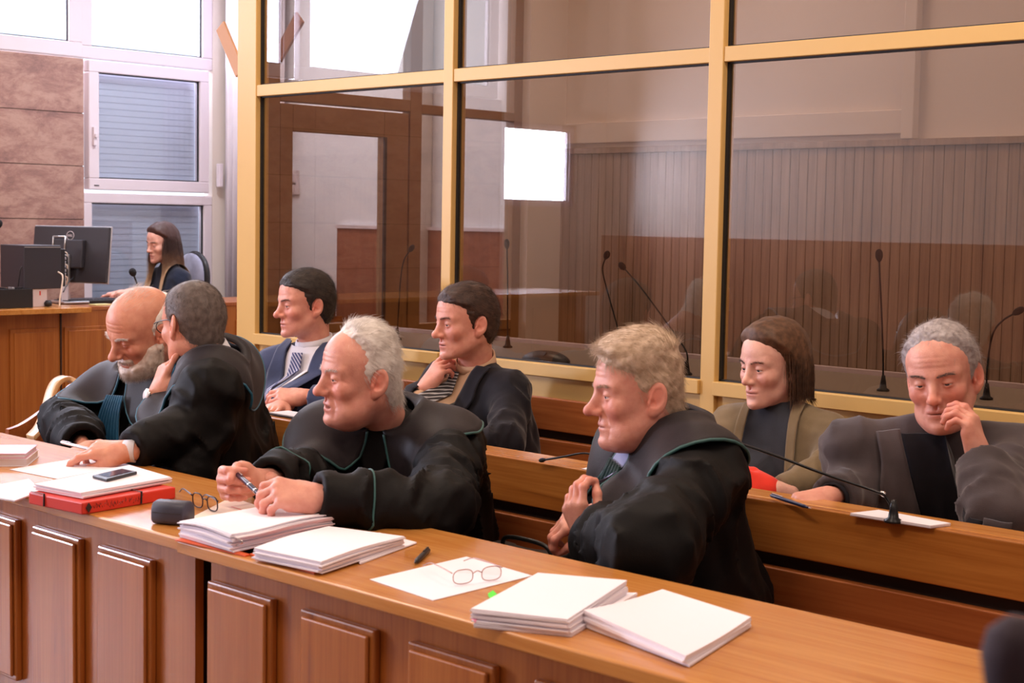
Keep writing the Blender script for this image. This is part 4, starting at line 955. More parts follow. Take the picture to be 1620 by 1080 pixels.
# wispy hair on the crown
rng = np.random.default_rng(2); P = np.stack([rng.normal(0, .022, 420), rng.uniform(-.045, .05, 420), np.full(420, .16)], 1)
for _ in range(12): P[:, 2] -= cranium(P) * .9
V, Q = strands(P, np.tile((0, -.8, .35), (420, 1)) + rng.normal(0, .25, (420, 3)), .028, .00022, (0, -.1, -.12), 4, None, .15, rng); mesh('thin_top_hair', HB.w(V), Q, H_WHITE, PB)
brows(HB, PB, H_WHITE, 200, .011, rad=.00045)
def beard(H, par, m, n=4200, t0=.008, seed=8):
    rng = np.random.default_rng(seed); hf = lambda p: head_sdf(p, dict(H.h, neck=.045))
    def reg(p):
        ax = np.abs(p[:, 0]); y, z = p[:, 1], p[:, 2]
        chin = np.minimum(-.072 - z + .25 * np.maximum(ax - .02, 0), y - .0)
        st = np.minimum(np.minimum(-.030 - z - .9 * np.clip(y - .035, 0, .05) + 0.0, y + .004), ax - .02)
        mous = np.minimum(np.minimum(-.050 - z, z + .064), np.minimum(y - .06, .034 - ax))
        lipz = -np.maximum(np.abs(z + .069) - .0065, ax - .020)
        r_ = np.maximum(np.maximum(chin, st), mous); r_ = np.where(y > .05, np.minimum(r_, -lipz), r_); return np.minimum(r_, z + .125)
    def sh(p): r_ = reg(p); return np.maximum(hf(p) - t0 * sm(0, .014, r_) - .003 * (vnoise(p * 110) - .5) * (r_ > 0) + .003 * (r_ < 0), -r_ - .002)
    V, Q = surf(sh, (-.09, -.03, -.14), (.09, .14, .0), .0026, .01)
    k = np.flatnonzero(reg(V) > .0005); P = V[rng.choice(k, n)] + rng.normal(0, .001, (n, 3)); g = grad(sh, P)
    D = nrm(g * .35 + A3(0, .15, -1) + rng.normal(0, .25, (n, 3))); SV, SQ = strands(P - g * .002, D, rng.uniform(.009, .017, n), .00032, (0, 0, -.1), 3, hf, .15, rng)
    AV, AQ = joinm([(V, Q), (SV, SQ)]); return mesh('beard', H.w(AV), AQ, m, par)
beard(HB, PB, H_BEARD); seated_legs(BB, PB, legm)
patch(BB, 'neckcloth', PB, M['teal'], lambda u_, v_: ((u_ - .5) * (.085 + .115 * v_) - .0 * v_ - .005, -.01 - .30 * v_), .030, .003, 96, 16, BB.torso, wave=lambda u_, v_: .010 * math.sin(u_ * 6.28 * 8) * (.25 + v_))

# --- C: grey haired lawyer turned away, whispering to B
bf = face(86); J = dict(neck=PY(344, 582, 2.50)); shoulders(J, bf, .18, .05, dzr=.0)
J['pelvis'] = PY(372, 830, 2.74)
WRc = PZ(206, 713, .808); J.update(wrR=WRc + LF * .0, elR=WRc - LF * .15 - TC * .20 + UP * .05, wrL=PY(243, 648, 2.36), elL=PY(292, 735, 2.30))
BC = Body(J, 1.08, 1.1, (.092, .078, .050), seed=4, fold=1.0)
HC = Head(PY(306, 512, 2.45), face(133, 10), roll=-.06, scale=.96, occ=.88, lid=.3, wide=1.02, ear=1.0)
hc1, tc1 = hand_prims(WRc, nrm(LF * 1.0 + TC * .12 + UP * .03), UP * .9 + TC * .35, -1, (.25, .55, .9, 1.0), (.45, .7, .8, .8), (.10, .25, .2), .03, 1.05, arm=BC.J['elR'])
WLc = PY(248, 628, 2.36); hc2, _ = hand_prims(WLc, nrm(UP * .95 - LF * .28 + TC * -.1), LF * .8 + TC * .5, 1, (.15, .5, .8, .9), (.25, .7, .8, .8), (.3, .3, .3), .02, 1.0)
PC, rC = robe_person(BC, 'grey-haired man in a black robe seen from behind, turned to the bearded man', HC, [hc1, hc2], SK_W, roll=.022, cuffs=False, flush=.2, rn=.070)
HC.eyes(PC)
make_hair(HC, PC, H_GREY, [(-.09, -.055), (-.07, -.045), (-.05, -.030), (-.03, -.012), (-.01, .020), (.03, .03), (.06, .04), (.09, .06), (.13, .08)], n=12000, L=.012, t0=.007, lift=.5, seed=7, zmin=-.078, comb=lambda P: np.tile((0, -.6, -1.), (len(P), 1)), bump_=.0015, thick=lambda p: .35 + .65 * sm(-.06, .02, p[:, 2]), rad=.0003)
neckband(HC, BC, 'shirt_collar', PC, M['shirt_white'], .064, -.088, -.150)
patch(BC, 'neckcloth', PC, M['teal'], lambda u_, v_: ((u_ - .5) * (.10 + .05 * v_), .04 - .20 * v_), .030, .004, 60, 12, BC.torso, wave=lambda u_, v_: .005 * math.sin(u_ * 6.28 * 6) * (.3 + v_))
for nm, W_, ax, rr_ in (('shirt_cuff', WRc - LF * .004, -nrm(LF), .028), ('shirt_cuff', PY(244, 645, 2.36), nrm(UP - LF * .25), .029)):
    MB().lathe([(rr_, -.02), (rr_ + .002, .010), (rr_ - .002, .011), (rr_ - .004, -.02)], W_, ax, 28).build(nm, M['shirt_white'], PC, smooth=True)
watch(PC, PY(247, 627, 2.355), nrm(UP - LF * .25), nrm(LF * .8 + TC * .6), mat('white_dial', (.85, .85, .88), .25), M['leather'], .019, .0295)
g_ = MB(); pf = lambda *v: HC.w(v)
for sx in (-1, 1):
    g_.tube(bez([pf(sx * .080, -.012, .004), pf(sx * .079, .02, .012), pf(sx * .074, .075, .012), pf(sx * .068, .100, .010)], 14), .0014, 8)
    g_.tube([pf(sx * .034 + .028 * math.cos(a), .105 - .006 * abs(math.cos(a)), .002 + .019 * math.sin(a)) for a in np.linspace(0, 6.28, 24, endpoint=False)], .0014, 8, closed=True)
g_.tube(bez([pf(-.008, .108, .006), pf(0, .112, .010), pf(.008, .108, .006)], 8), .0014, 8)
g_.build('eyeglasses', M['black_pl'], PC, smooth=True); seated_legs(BC, PC, legm, direction=(-.4, -1, 0))

M['piping'] = PIP_G
# --- A: clerk at the computer
bf = face(48); J = dict(neck=PX(268, 428, -8.2)); shoulders(J, bf, .155, .045); J['pelvis'] = J['neck'] * (1, 1, 0) - bf * .04 + A3(0, 0, .60)
WAl = PX(208, 463, -7.98); WAr = PX(196, 466, -8.08)
J.update(elL=PX(282, 482, -7.98), wrL=WAl, elR=PX(228, 478, -8.3), wrR=WAr)
BA = Body(J, .84, .8, (.056, .046, .036), seed=5, fold=.5)
HA = Head(PX(256, 384, -8.2), face(42, 12), roll=.05, scale=.97, jaw=.82, lid=.18, nose=.8, nosew=.85, neck=.044, brow=.4, wide=.94, cheek=1.0, ear=.8)
fa = nrm(LF * .9 + TC * .1 - UP * .05)
ha1, _ = hand_prims(PX(207, 463, -7.97), fa, UP, 1, (.4, .45, .5, .5), (.5, .5, .5, .5), (.7, .2, .1), .08, .9); ha2, _ = hand_prims(PX(193, 465, -8.08), fa, UP, -1, (.3, .5, .6, .7), (.4, .6, .6, .6), (.5, .3, .2), .08, .9)
PA = person(HA, BA, 'young woman with long ombre hair in a dark turtleneck typing at the computer', [ha1, ha2], SK_F, lips=(.80, .42, .44), flush=.15, res=.0026, hres=.0028)
HA.eyes(PA)
lo, hi = BA.bounds(); clothe('sweater', lambda p: smin(BA.robe([(BA.J['pelvis'], BA.J['pelvis'] - UP * .03, .12, .13, .1)], .03)(p), cap(p, BA.J['neck'] - BA.up * .05, HA.w((0, -.035, -.105)), .054, .0475), .02), lo, hi, M['knit_black'], PA, .008)
m_ = hairmat('ombre_hair', (.04, .02, .015), (.07, .035, .03), .45); g = nd(m_, 'ShaderNodeNewGeometry'); sx_ = nd(m_, 'ShaderNodeSeparateXYZ'); lk(m_, g, 'Position', sx_, 0)
n = nd(m_, 'ShaderNodeTexNoise'); n.inputs['Scale'].default_value = 30; lk(m_, g, 'Position', n, 'Vector')
ma = nd(m_, 'ShaderNodeMath', operation='MULTIPLY_ADD'); ma.inputs[1].default_value = .12; lk(m_, n, 0, ma, 0); lk(m_, sx_, 2, ma, 2)
mr = nd(m_, 'ShaderNodeMapRange'); mr.inputs[1].default_value = 1.30; mr.inputs[2].default_value = 1.08; lk(m_, ma, 0, mr, 0)
rp = ramp(m_, mr, 0, [(.15, (.065, .028, .022)), (.55, (.26, .13, .07)), (.9, (.72, .48, .28))]); lk(m_, rp, 0, m_.node_tree.nodes['Principled BSDF'], 'Base Color'); H_OMB = m_
def long_hair(H, par, m, n=2600, length=(.30, .40), locks=True, seed=9, face_w=.060, spread=1., yl=None, t0=.016, front=False):
    """parted long hair: cap on the skull and strands that hang past the face over the shoulders"""
    rng = np.random.default_rng(seed); yl = yl or [(-.12, -.01), (-.06, -.004), (-.02, .008), (.03, .026), (.055, .044), (.075, .070), (.09, .085), (.13, .10)]
    w_ = H.h['wide']; reg0 = hair_region(H.h, yl, -.10)
    def reg(p): return np.where(np.abs(p[:, 0]) < .01, reg0(p) + .0, reg0(p))
    cr = lambda p: smin(cranium(p * (1 / w_, 1, 1)), ell(p, (0, -.04, -.04), (.066, .056, .075)), .03)
    def sh(p): r_ = reg(p); return np.maximum(cr(p) - t0 * sm(0, .03, r_) + .004 * (r_ < 0) - .004 * (vnoise(p * (70, 70, 14)) - .5), -r_ - .003)
    V, Q = surf(sh, (-.12, -.14, -.13), (.12, .13, .16), .0034, .012)
    k = np.flatnonzero((reg(V) > .004) & (V[:, 2] < .02)); k2 = np.flatnonzero((reg(V) > .014) & (np.abs(V[:, 0]) > .03) & (V[:, 1] < .015))
    P = np.concatenate([V[rng.choice(k, int(n * .7))], V[rng.choice(k2, n - int(n * .7))]]); sgn = np.sign(P[:, 0] + 1e-6)
    q = H.w(P); dn = -UP; col = lambda x: np.minimum(cr(H.l(x)) * H.s - .004, BODY.smooth(x) - .006)
    D = np.tile(dn, (n, 1)) + (H.R @ A3(1, 0, 0))[None] * (sgn * .10 * spread)[:, None] - (H.R @ A3(0, 1, 0))[None] * .12 + rng.normal(0, .05, (n, 3))
    low = P[:, 2] < .02; L = np.where(low, rng.uniform(*length, n), rng.uniform(.10, .20, n))
    SV, SQ = strands(q, D, L, .00075, (0, 0, -.35), 9, col, .05, rng)
    ex = []
    for sg in ((-1, 1) if front else ()):
        k_ = 620; R0 = np.stack([sg * (.066 + rng.normal(0, .006, k_)), .006 + rng.normal(0, .014, k_), -.005 + rng.normal(0, .03, k_)], 1)
        Dl = np.tile(-UP, (k_, 1)) + (H.R @ A3(0, 1, 0))[None] * .10 + (H.R @ A3(sg, 0, 0))[None] * .12 + rng.normal(0, .035, (k_, 3))
        ex.append(strands(H.w(R0), Dl, rng.uniform(.25, .36, k_), .0011, (0, 0, -.35), 9, col, .03, rng))
    AV, AQ = joinm([(H.w(V), Q), (SV, SQ)] + ex); return mesh('hair', AV, AQ, m, par)
BODY = BA; long_hair(HA, PA, H_OMB, 4200, (.27, .37), t0=.018, spread=1.5, front=True); brows(HA, PA, H_DARK, 90, .007); seated_legs(BA, PA, M['knit_black'], yk=-.36, zk=.55, direction=(-.1, -1, 0))

# --- F: man in the blue suit with the striped tie
bf = face(32); J = dict(neck=PY(496, 556, 3.64)); shoulders(J, bf, .19, .055); J['pelvis'] = A3(J['neck'][0] - .01, 3.72, .50)
WF = PY(494, 628, 3.40); J.update(wrL=WF, elL=PY(566, 640, 3.46), elR=PY(442, 628, 3.55), wrR=PY(452, 640, 3.36))
BF = Body(J, 1.0, 1.05, (.072, .058, .046), seed=6, fold=.7)
HF = Head(PY(482, 480, 3.60), face(58, 5), scale=1.03, age=.4, lid=.5)
hf1, _ = hand_prims(PY(482, 627, 3.40), nrm(LF + TC * .1), UP * .7 + TC * .6, 1, (.5, .6, .6, .7), (.5, .6, .6, .6), (.3, .3, .3), .04, 1.02); hf2, _ = hand_prims(PY(448, 642, 3.34), nrm(LF * .3 + TC), UP, -1)
PF = person(HF, BF, 'dark-haired man in a blue suit and striped tie seated behind the lawyers at the left', [hf1, hf2], SK_P, res=.0026, hres=.0028, flush=.4); HF.eyes(PF)
suit(BF, PF, M['navy'], M['shirt_white'], M['tie_blue'], .34, .075, tie_w=.042); neckband(HF, BF, 'shirt_collar', PF, M['shirt_white'], .062, -.128, -.165)
make_hair(HF, PF, H_DARK, [(-.09, -.055), (-.06, -.03), (-.04, -.010), (-.02, .024), (.03, .03), (.048, .036), (.062, .056), (.074, .088), (.13, .11)], n=3500, L=.02, t0=.011, seed=11); brows(HF, PF, H_DARK, 90)
watch(PF, PY(498, 628, 3.40), LF, nrm(TC * .7 + UP * .5), M['black_pl'], M['leather'], .018, .030); seated_legs(BF, PF, legm, yk=-.38)

# --- G: man in the black suit resting his chin on his hand
bf = face(48); J = dict(neck=PY(752, 588, 3.68)); shoulders(J, bf, .18, .05); J['pelvis'] = A3(J['neck'][0] - .03, 3.74, .50)
J.update(elL=PY(800, 700, 3.50), wrL=PY(735, 705, 3.36), elR=PY(652, 690, 3.42), wrR=PY(668, 622, 3.52))
BG = Body(J, 1.0, 1.1, (.076, .064, .050), seed=7, fold=.9)
HG = Head(PY(736, 508, 3.60), face(60, 6), scale=1.03, age=.5, lid=.45)
hg, _ = hand_prims(PY(672, 614, 3.51), nrm(UP * .8 - LF * .55), LF * .6 + TC * .4, -1, (.3, .6, .8, .9), (.6, .8, .8, .8), (.3, .3, .3), .03, 1.0); hg2, _ = hand_prims(PY(726, 706, 3.34), LF, UP, 1)
PG = person(HG, BG, 'brown-haired man in a black suit and grey tie, chin on his hand', [hg, hg2], SK_P, res=.0026, hres=.0028, flush=.3); HG.eyes(PG)
suit(BG, PG, M['suit_black'], M['shirt_peach'], M['tie_grey'], .30, .07, tie_w=.036); neckband(HG, BG, 'shirt_collar', PG, M['shirt_peach'], .062, -.128, -.165)
make_hair(HG, PG, H_BROWN, [(-.09, -.055), (-.06, -.03), (-.04, -.010), (-.02, .024), (.03, .03), (.048, .036), (.062, .056), (.074, .088), (.13, .11)], n=3500, L=.022, t0=.011, seed=12); brows(HG, PG, H_BROWN, 90); seated_legs(BG, PG, legm, yk=-.38)

# --- H: woman in the olive cardigan with red gloves
bf = face(34); J = dict(neck=PY(1234, 657, 3.64)); shoulders(J, bf, .150, .045); J['pelvis'] = A3(J['neck'][0], 3.70, .50)
J.update(elR=PY(1150, 752, 3.56), wrR=PY(1172, 772, 3.40), elL=PY(1318, 742, 3.52), wrL=PY(1236, 780, 3.36))
BH = Body(J, .92, .95, (.066, .058, .044), seed=8, fold=.7)
HH = Head(PY(1222, 576, 3.60), face(55, 8), scale=.98, jaw=.88, lid=.5, nose=.85, nosew=.85, neck=.046, brow=.5, wide=.95, ear=.85)
hh1, _ = hand_prims(PY(1226, 776, 3.32), nrm(LF * .9 + UP * .22 + TC * .1), UP * .6 + TC * .8, 1, (.5, .6, .7, .8), (.5, .6, .6, .6), (.7, .3, .3), .10, .95); hh2, _ = hand_prims(PY(1168, 776, 3.40), nrm(-LF * .6 + TC * .3), UP, -1, (.5,) * 4, (.6,) * 4, (.5, .3, .3), .08, .95)
PH = person(HH, BH, 'woman with brown hair in an olive cardigan and slate top, wearing red gloves', [hh1, hh2], SK_F, res=.0026, hres=.003); HH.eyes(PH)
gl = [tuple([c[0], c[1], c[2] + .0028, c[3] + .0028, c[4] + .002]) for c in hh1]; V, Q = hand_mesh(gl[1:], .0028); mesh('glove', V, Q, M['red_knit'], PH)
gl = [tuple([c[0], c[1], c[2] + .0028, c[3] + .0028, c[4] + .002]) for c in hh2]; V, Q = hand_mesh(gl[1:], .0028); mesh('glove', V, Q, M['red_knit'], PH)
lo, hi = BH.bounds(); cg = clothe('cardigan', BH.robe([(BH.J['pelvis'], BH.J['pelvis'] - UP * .05, .13, .14, .1)], .03), lo, hi, M['olive'], PH, .009)
patch(BH, 'top', PH, M['slate'], lambda u_, v_: ((u_ - .5) * (.13 + .05 * v_) , .05 - .36 * v_), .004, .002, 18, 18, BH.robe())
for s_ in (-1, 1): patch(BH, 'cardigan_edge', cg, M['olive'], lambda u_, v_, s_=s_: (s_ * (.062 + .022 * v_ + .028 * u_), .045 - .38 * v_), .010, .005, 6, 20, BH.robe())
BODY = BH; long_hair(HH, PH, H_CHEST, 2200, (.05, .11), seed=21, t0=.018); brows(HH, PH, H_BROWN, 80, .007); seated_legs(BH, PH, legm, yk=-.36)

# --- I: man in the grey suit at the right
bf = face(12); J = dict(neck=PY(1480, 684, 3.46)); shoulders(J, bf, .20, .05); J['pelvis'] = A3(J['neck'][0] - .05, 3.62, .50)
J.update(elR=PY(1366, 776, 3.36), wrR=PY(1318, 789, 3.17), elL=PY(1578, 812, 3.20), wrL=PY(1552, 728, 3.28))
BI = Body(J, 1.06, 1.1, (.088, .078, .058), seed=9, fold=.8)
HI = Head(PY(1490, 594, 3.40), face(28, 10), roll=-.14, scale=1.04, age=.7, lid=.4, jowl=.3)
hi1, ti1 = hand_prims(PY(1309, 787, 3.13), nrm(LF * .85 + TC * .6 - UP * .05), UP * .8 + TC * .3, -1, (.7, .8, .9, 1.), (.7, .8, .8, .8), (.3, .4, .3), .03, 1.0, arm=BI.J['elR'])
hi2, _ = hand_prims(PY(1550, 722, 3.28), nrm(UP * .9 + LF * .25 - TC * .1), -LF * .7 + TC * .5, 1, (.5, .8, .9, 1.), (.6, .8, .8, .8), (.4, .3, .3), .03, 1.0)
PI_ = person(HI, BI, 'man in a grey suit and black shirt at the right, head propped on his hand', [hi1, hi2], SK_P, res=.0026, hres=.0028, flush=.5); HI.eyes(PI_)
suit(BI, PI_, M['suit_grey'], M['suit_black'], None, .36, .085); make_hair(HI, PI_, hairmat('silver_hair', (.30, .26, .26), (.5, .45, .45)), [(-.09, -.055), (-.06, -.03), (-.035, -.010), (-.01, .026), (.03, .03), (.06, .040), (.09, .06), (.13, .08)], n=4000, L=.022, t0=.011, seed=13); brows(HI, PI_, H_GREY, 90); seated_legs(BI, PI_, legm, yk=-.34)
for q in ('R',): w_, e = BI.J['wr' + q], BI.J['el' + q]; MB().lathe([(.038, -.05), (.040, .010), (.036, .011), (.034, -.05)], w_, nrm(w_ - e), 28).build('shirt_cuff', M['suit_black'], PI_, smooth=True)
# ================================================================= PAPERS AND SMALL THINGS ON THE DESKS
def slab(cpx, z0, z1, jit=0, n=1, rng=None, lift=None, ref=None):
    """stack of n sheets-thick layers; cpx = four picture corners of the top face (clockwise), at height z1"""
    T = np.array([PZ(x, y, z1 if ref is None else ref)[:2] for x, y in cpx]); b_ = MB(); c = T.mean(0); R_ = rng or random.Random(1)
    for k in range(n):
        za, zb = z0 + (z1 - z0) * k / n, z0 + (z1 - z0) * (k + .94) / n; dx, dy, a = R_.uniform(-jit, jit), R_.uniform(-jit, jit), R_.uniform(-jit, jit) * 5
        if k == n - 1: dx = dy = a = 0
        Q = [(c + np.array((math.cos(a) * (q - c)[0] - math.sin(a) * (q - c)[1], math.sin(a) * (q - c)[0] + math.cos(a) * (q - c)[1])) + (dx, dy)) for q in T]
        N_ = 6; g = []
        for z in (0, 1):
            for i in range(N_ + 1):
                for j in range(N_ + 1):
                    u_, v_ = i / N_, j / N_; p = (Q[0] * (1 - u_) + Q[1] * u_) * (1 - v_) + (Q[3] * (1 - u_) + Q[2] * u_) * v_
                    zz = (zb if z else za) + (lift(u_, v_) * (k + z) / n if lift else 0); g.append((p[0], p[1], zz))
        m_ = (N_ + 1) ** 2; I = lambda i, j: i * (N_ + 1) + j; Fq = []
        for i in range(N_):
            for j in range(N_): Fq += [(I(i, j), I(i, j + 1), I(i + 1, j + 1), I(i + 1, j)), (m_ + I(i, j), m_ + I(i + 1, j), m_ + I(i + 1, j + 1), m_ + I(i, j + 1))]
        rim = [I(i, 0) for i in range(N_)] + [I(N_, j) for j in range(N_)] + [I(i, N_) for i in range(N_, 0, -1)] + [I(0, j) for j in range(N_, 0, -1)]
        Fq += [(a_, b2, b2 + m_, a_ + m_) for a_, b2 in zip(rim, rim[1:] + rim[:1])]
        b_.add(g, Fq)
    return b_
def stack(name, label, cat, cpx, z0, z1, n=6, jit=.003, m='paper', lift=None, group=None, seed=1):
    o = slab(cpx, z0, z1, jit, n, random.Random(seed), lift).build(name, M[m], smooth=False); return tag(o, label, cat, group)
D0 = .7705
stack('loose_sheet', 'white sheet lying flat left of the phone, its tip near the books', 'paper', [(15, 742), (141, 721), (206, 735), (91, 757)], D0, D0 + .0015, 2, .001)
stack('loose_sheet', 'white sheets at the left picture edge, beside the red folder', 'paper', [(-60, 778), (45, 757), (66, 775), (24, 791)], D0, D0 + .004, 3, .003, seed=3)
# books at the left edge
e0 = PZ(43, 738, .77); ax = nrm(LF + TC * .12); ay = nrm(-TC + LF * .12)
def book(z0, th, w_, d_, label, cover, sh=0):
    c = e0 + ax * (w_ / 2 + sh) + ay * d_ / 2; c[2] = z0 + th / 2; t = thing('book', (c[0], c[1], z0), label, 'book', 'books at the left end of the front desk')
    MB().obox(c, ax, ay, UP, w_ - .006, d_ - .004, th - .003).build('page_block', M['paper_side'], t)
    MB().obox(c + UP * (th / 2 - .0008), ax, ay, UP, w_, d_, .0016).obox(c - UP * (th / 2 - .0008), ax, ay, UP, w_, d_, .0016).build('cover', cover, t)
book(.7705, .020, .24, .16, 'thick white book at the left desk edge, under the pink one', M['paper']); book(.7915, .012, .235, .155, 'thin book with a pink and white cover, on top of the white book', mat('pink_cover', s2l(228, 170, 190), .4), .003)
# red folder, papers on it, phone
fo = thing('red_folder', tuple(PZ(160, 780, .77)), 'red cardboard folder with black elastic corners under a stack of papers', 'folder')
fc = [(45, 777), (193, 752), (278, 769), (130, 794)]
slab(fc, .7705, .7985).build('folder_body', M['red_card'], fo, bv=.003)
T = [PZ(x, y, .7985) for x, y in fc]
for a, b_, t0 in ((0, 3, .30), (3, 2, .62)):
    p = T[a] * (1 - t0) + T[b_] * t0 + UP * .0012; q = p + (T[(b_ + 1) % 4 if b_ == 3 else 1] - T[b_]) * .25
    MB().tube([p + (0, 0, 0), q + (0, 0, 0)], .0022, 6, flat=.4).tube([p, p - UP * .027 + (T[3] - T[1]) * .008], .0022, 6).build('elastic_band', M['black_pl'], fo)
c = T[3] * .93 + T[2] * .07 - UP * .012 + nrm(T[3] - T[1]) * .002
nrm_f = nrm(np.cross(T[2] - T[3], UP)); nrm_f = nrm_f if nrm_f @ TC > 0 else -nrm_f; ex = nrm(T[2] - T[3]); f0 = T[3] - UP * .014 + ex * .016 + nrm_f * .0015
MB().add([f0 - ex * .008, f0 + UP * .011, f0 + ex * .008, f0 - UP * .011, f0 - ex * .008 + nrm_f * .001, f0 + UP * .011 + nrm_f * .001, f0 + ex * .008 + nrm_f * .001, f0 - UP * .011 + nrm_f * .001], [(4, 7, 6, 5), (0, 1, 2, 3), (0, 4, 5, 1), (1, 5, 6, 2), (2, 6, 7, 3), (3, 7, 4, 0)]).build('corner_hole', M['black_pl'], fo)
# hand-written block capitals along the folder spine (illegible strokes in the photograph)
rr = random.Random(8); q = MB(); t = .10
while t < .62:
    if rr.random() > .14:
        b0 = T[3] + (T[2] - T[3]) * t - UP * .018 + nrm_f * .0025
        for _ in range(3): s0 = b0 + ex * rr.uniform(0, .005) + UP * rr.uniform(0, .009); q.tube([s0, s0 + ex * rr.uniform(-.003, .004) + UP * rr.choice((.006, -.004, .001))], .0005, 4)
    t += .028
q.build('handwriting', M['black_pl'], fo)
stack('paper_stack', 'stack of white papers on the red folder, under the phone', 'papers', [(54, 765), (205, 735), (270, 754), (128, 779)], .7990, .8125, 5, .004, seed=5)
ph = thing('mobile_phone', tuple(PZ(180, 750, .814)), 'dark smartphone lying on the papers over the red folder', 'phone')
slab([(146, 751), (193, 740), (217, 745), (169, 757)], .8130, .8205).build('phone_body', M['black_pl'], ph, bv=.0015)
slab([(155, 750), (193, 741.5), (209, 745), (171, 754)], .8206, .8209, ref=.8209).build('phone_screen', mat('phone_glass', (.05, .07, .12), .05), ph)
# glasses case
cc = PZ(262, 832, .77); wd = nrm(-LF + TC * .30); dp = nrm(np.cross(UP, wd)); dp = dp if dp @ TC < 0 else -dp
prof = [(-.026 * math.copysign(abs(math.cos(a)) ** .6, math.cos(a)) * (1 + .12 * math.sin(a)), .0245 - .0245 * math.copysign(abs(math.sin(a)) ** .6, math.sin(a))) for a in np.linspace(0, 2 * math.pi, 28, endpoint=False)][::-1]
V = [cc + dp * (a + .03) + UP * h + wd * s_ for s_ in (-.038, -.034, .034, .038) for a, h in [((p[0] * (.88 if abs(s_) > .036 else 1)), p[1] * (.90 if abs(s_) > .036 else 1) + (.0022 if abs(s_) > .036 else 0)) for p in prof]]
k = len(prof); Fq = [(i * k + j, i * k + (j + 1) % k, (i + 1) * k + (j + 1) % k, (i + 1) * k + j) for i in range(3) for j in range(k)] + [tuple(range(k))[::-1], tuple(3 * k + j for j in range(k))]
gc = mesh('glasses_case', V, Fq, mat('blue_grey_leatherette', s2l(62, 64, 80), .5)); tag(gc, 'blue-grey hard glasses case standing beside the dark eyeglasses', 'glasses case')
MB().tube([cc + dp * (.03 + p[0]) + UP * .026 + wd * s_ for p, s_ in (((-.0258, 0), -.033), ((-.0258, 0), .033))], .0008, 6).build('lid_seam', M['black_pl'], gc)
def eyeglasses(label, base, fx, up_, back, fr, lm_, r_=.0012, lw=.024, lh=.017, fold=False, fold2=False):
    """base = point under the bridge on the table; fx along the frame, back = direction of the arms"""
    t = thing('eyeglasses', tuple(base), label, 'eyeglasses'); c = base + up_ * (lh + r_)
    q = MB()
    for s_ in (-1, 1):
        ctr = c + fx * s_ * (lw + .009); q.tube([ctr + fx * lw * math.copysign(abs(math.cos(a)) ** .75, math.cos(a)) + up_ * lh * math.copysign(abs(math.sin(a)) ** .75, math.sin(a)) for a in np.linspace(0, 6.283, 28, endpoint=False)], r_, 8, closed=True)
    q.tube(bez([c - fx * .009 + up_ * .004, c + up_ * .008, c + fx * .009 + up_ * .004], 8), r_, 8); q.build('frame', fr, t, smooth=True)
    for s_ in (-1, 1):
        ctr = c + fx * s_ * (lw + .009); n_ = nrm(np.cross(fx, up_)); ring = [ctr + fx * (lw - .001) * math.copysign(abs(math.cos(a)) ** .75, math.cos(a)) + up_ * (lh - .001) * math.copysign(abs(math.sin(a)) ** .75, math.sin(a)) for a in np.linspace(0, 6.283, 28, endpoint=False)]
        MB().add([p + n_ * .0005 for p in ring] + [p - n_ * .0005 for p in ring], [tuple(range(28)), tuple(range(55, 27, -1))] + [(i, 28 + i, 28 + (i + 1) % 28, (i + 1) % 28) for i in range(28)]).build('lens', lm_, t)
        h0 = c + fx * s_ * (2 * lw + .011) + up_ * .009; d_ = nrm(back + fx * s_ * -.06); e = h0 + d_ * .10 ; 
        pts = [h0, h0 + d_ * .05, h0 + d_ * .10 - up_ * .003, h0 + d_ * .135 - up_ * .016]
        pts = [np.array((p[0], p[1], max(p[2], base[2] + .0015))) for p in pts]
        MB().tube(bez(pts, 12), [r_ * 1.15] * len(bez(pts, 12)), 6).build('temple_arm', fr if not isinstance(fr, list) else fr[1], t, smooth=True)
    return t
M['lens'] = glass('spectacle_lens', (.97, .97, .97)); M['bronze'] = mat('rose_bronze_metal', (.42, .25, .22), .35, .7); M['dark_frame'] = mat('dark_violet_frame', (.025, .012, .022), .3)
p = PZ(325, 806, .7725); eyeglasses('dark-framed eyeglasses lying open beside the glasses case', p, nrm(PZ(348, 813, .7725) - PZ(300, 801, .7725)), nrm(UP + .25 * TC), nrm(PZ(270, 775, .7725) - PZ(297, 795, .7725)), M['dark_frame'], M['lens'], .0016, .019, .017)
stack('cream_sheet', 'cream paper with a red mark under the dark eyeglasses', 'paper', [(295, 822), (366, 786), (446, 812), (420, 840)], D0, D0 + .001, 1, 0, 'cream_paper')
p0, p1 = PZ(366, 801, .7723), PZ(382, 806, .7723); tag(MB().tube([p0, p1], .0012, 6, flat=.3).build('red_marker_stroke', M['red_card']), 'short red stroke on the cream paper', 'mark')
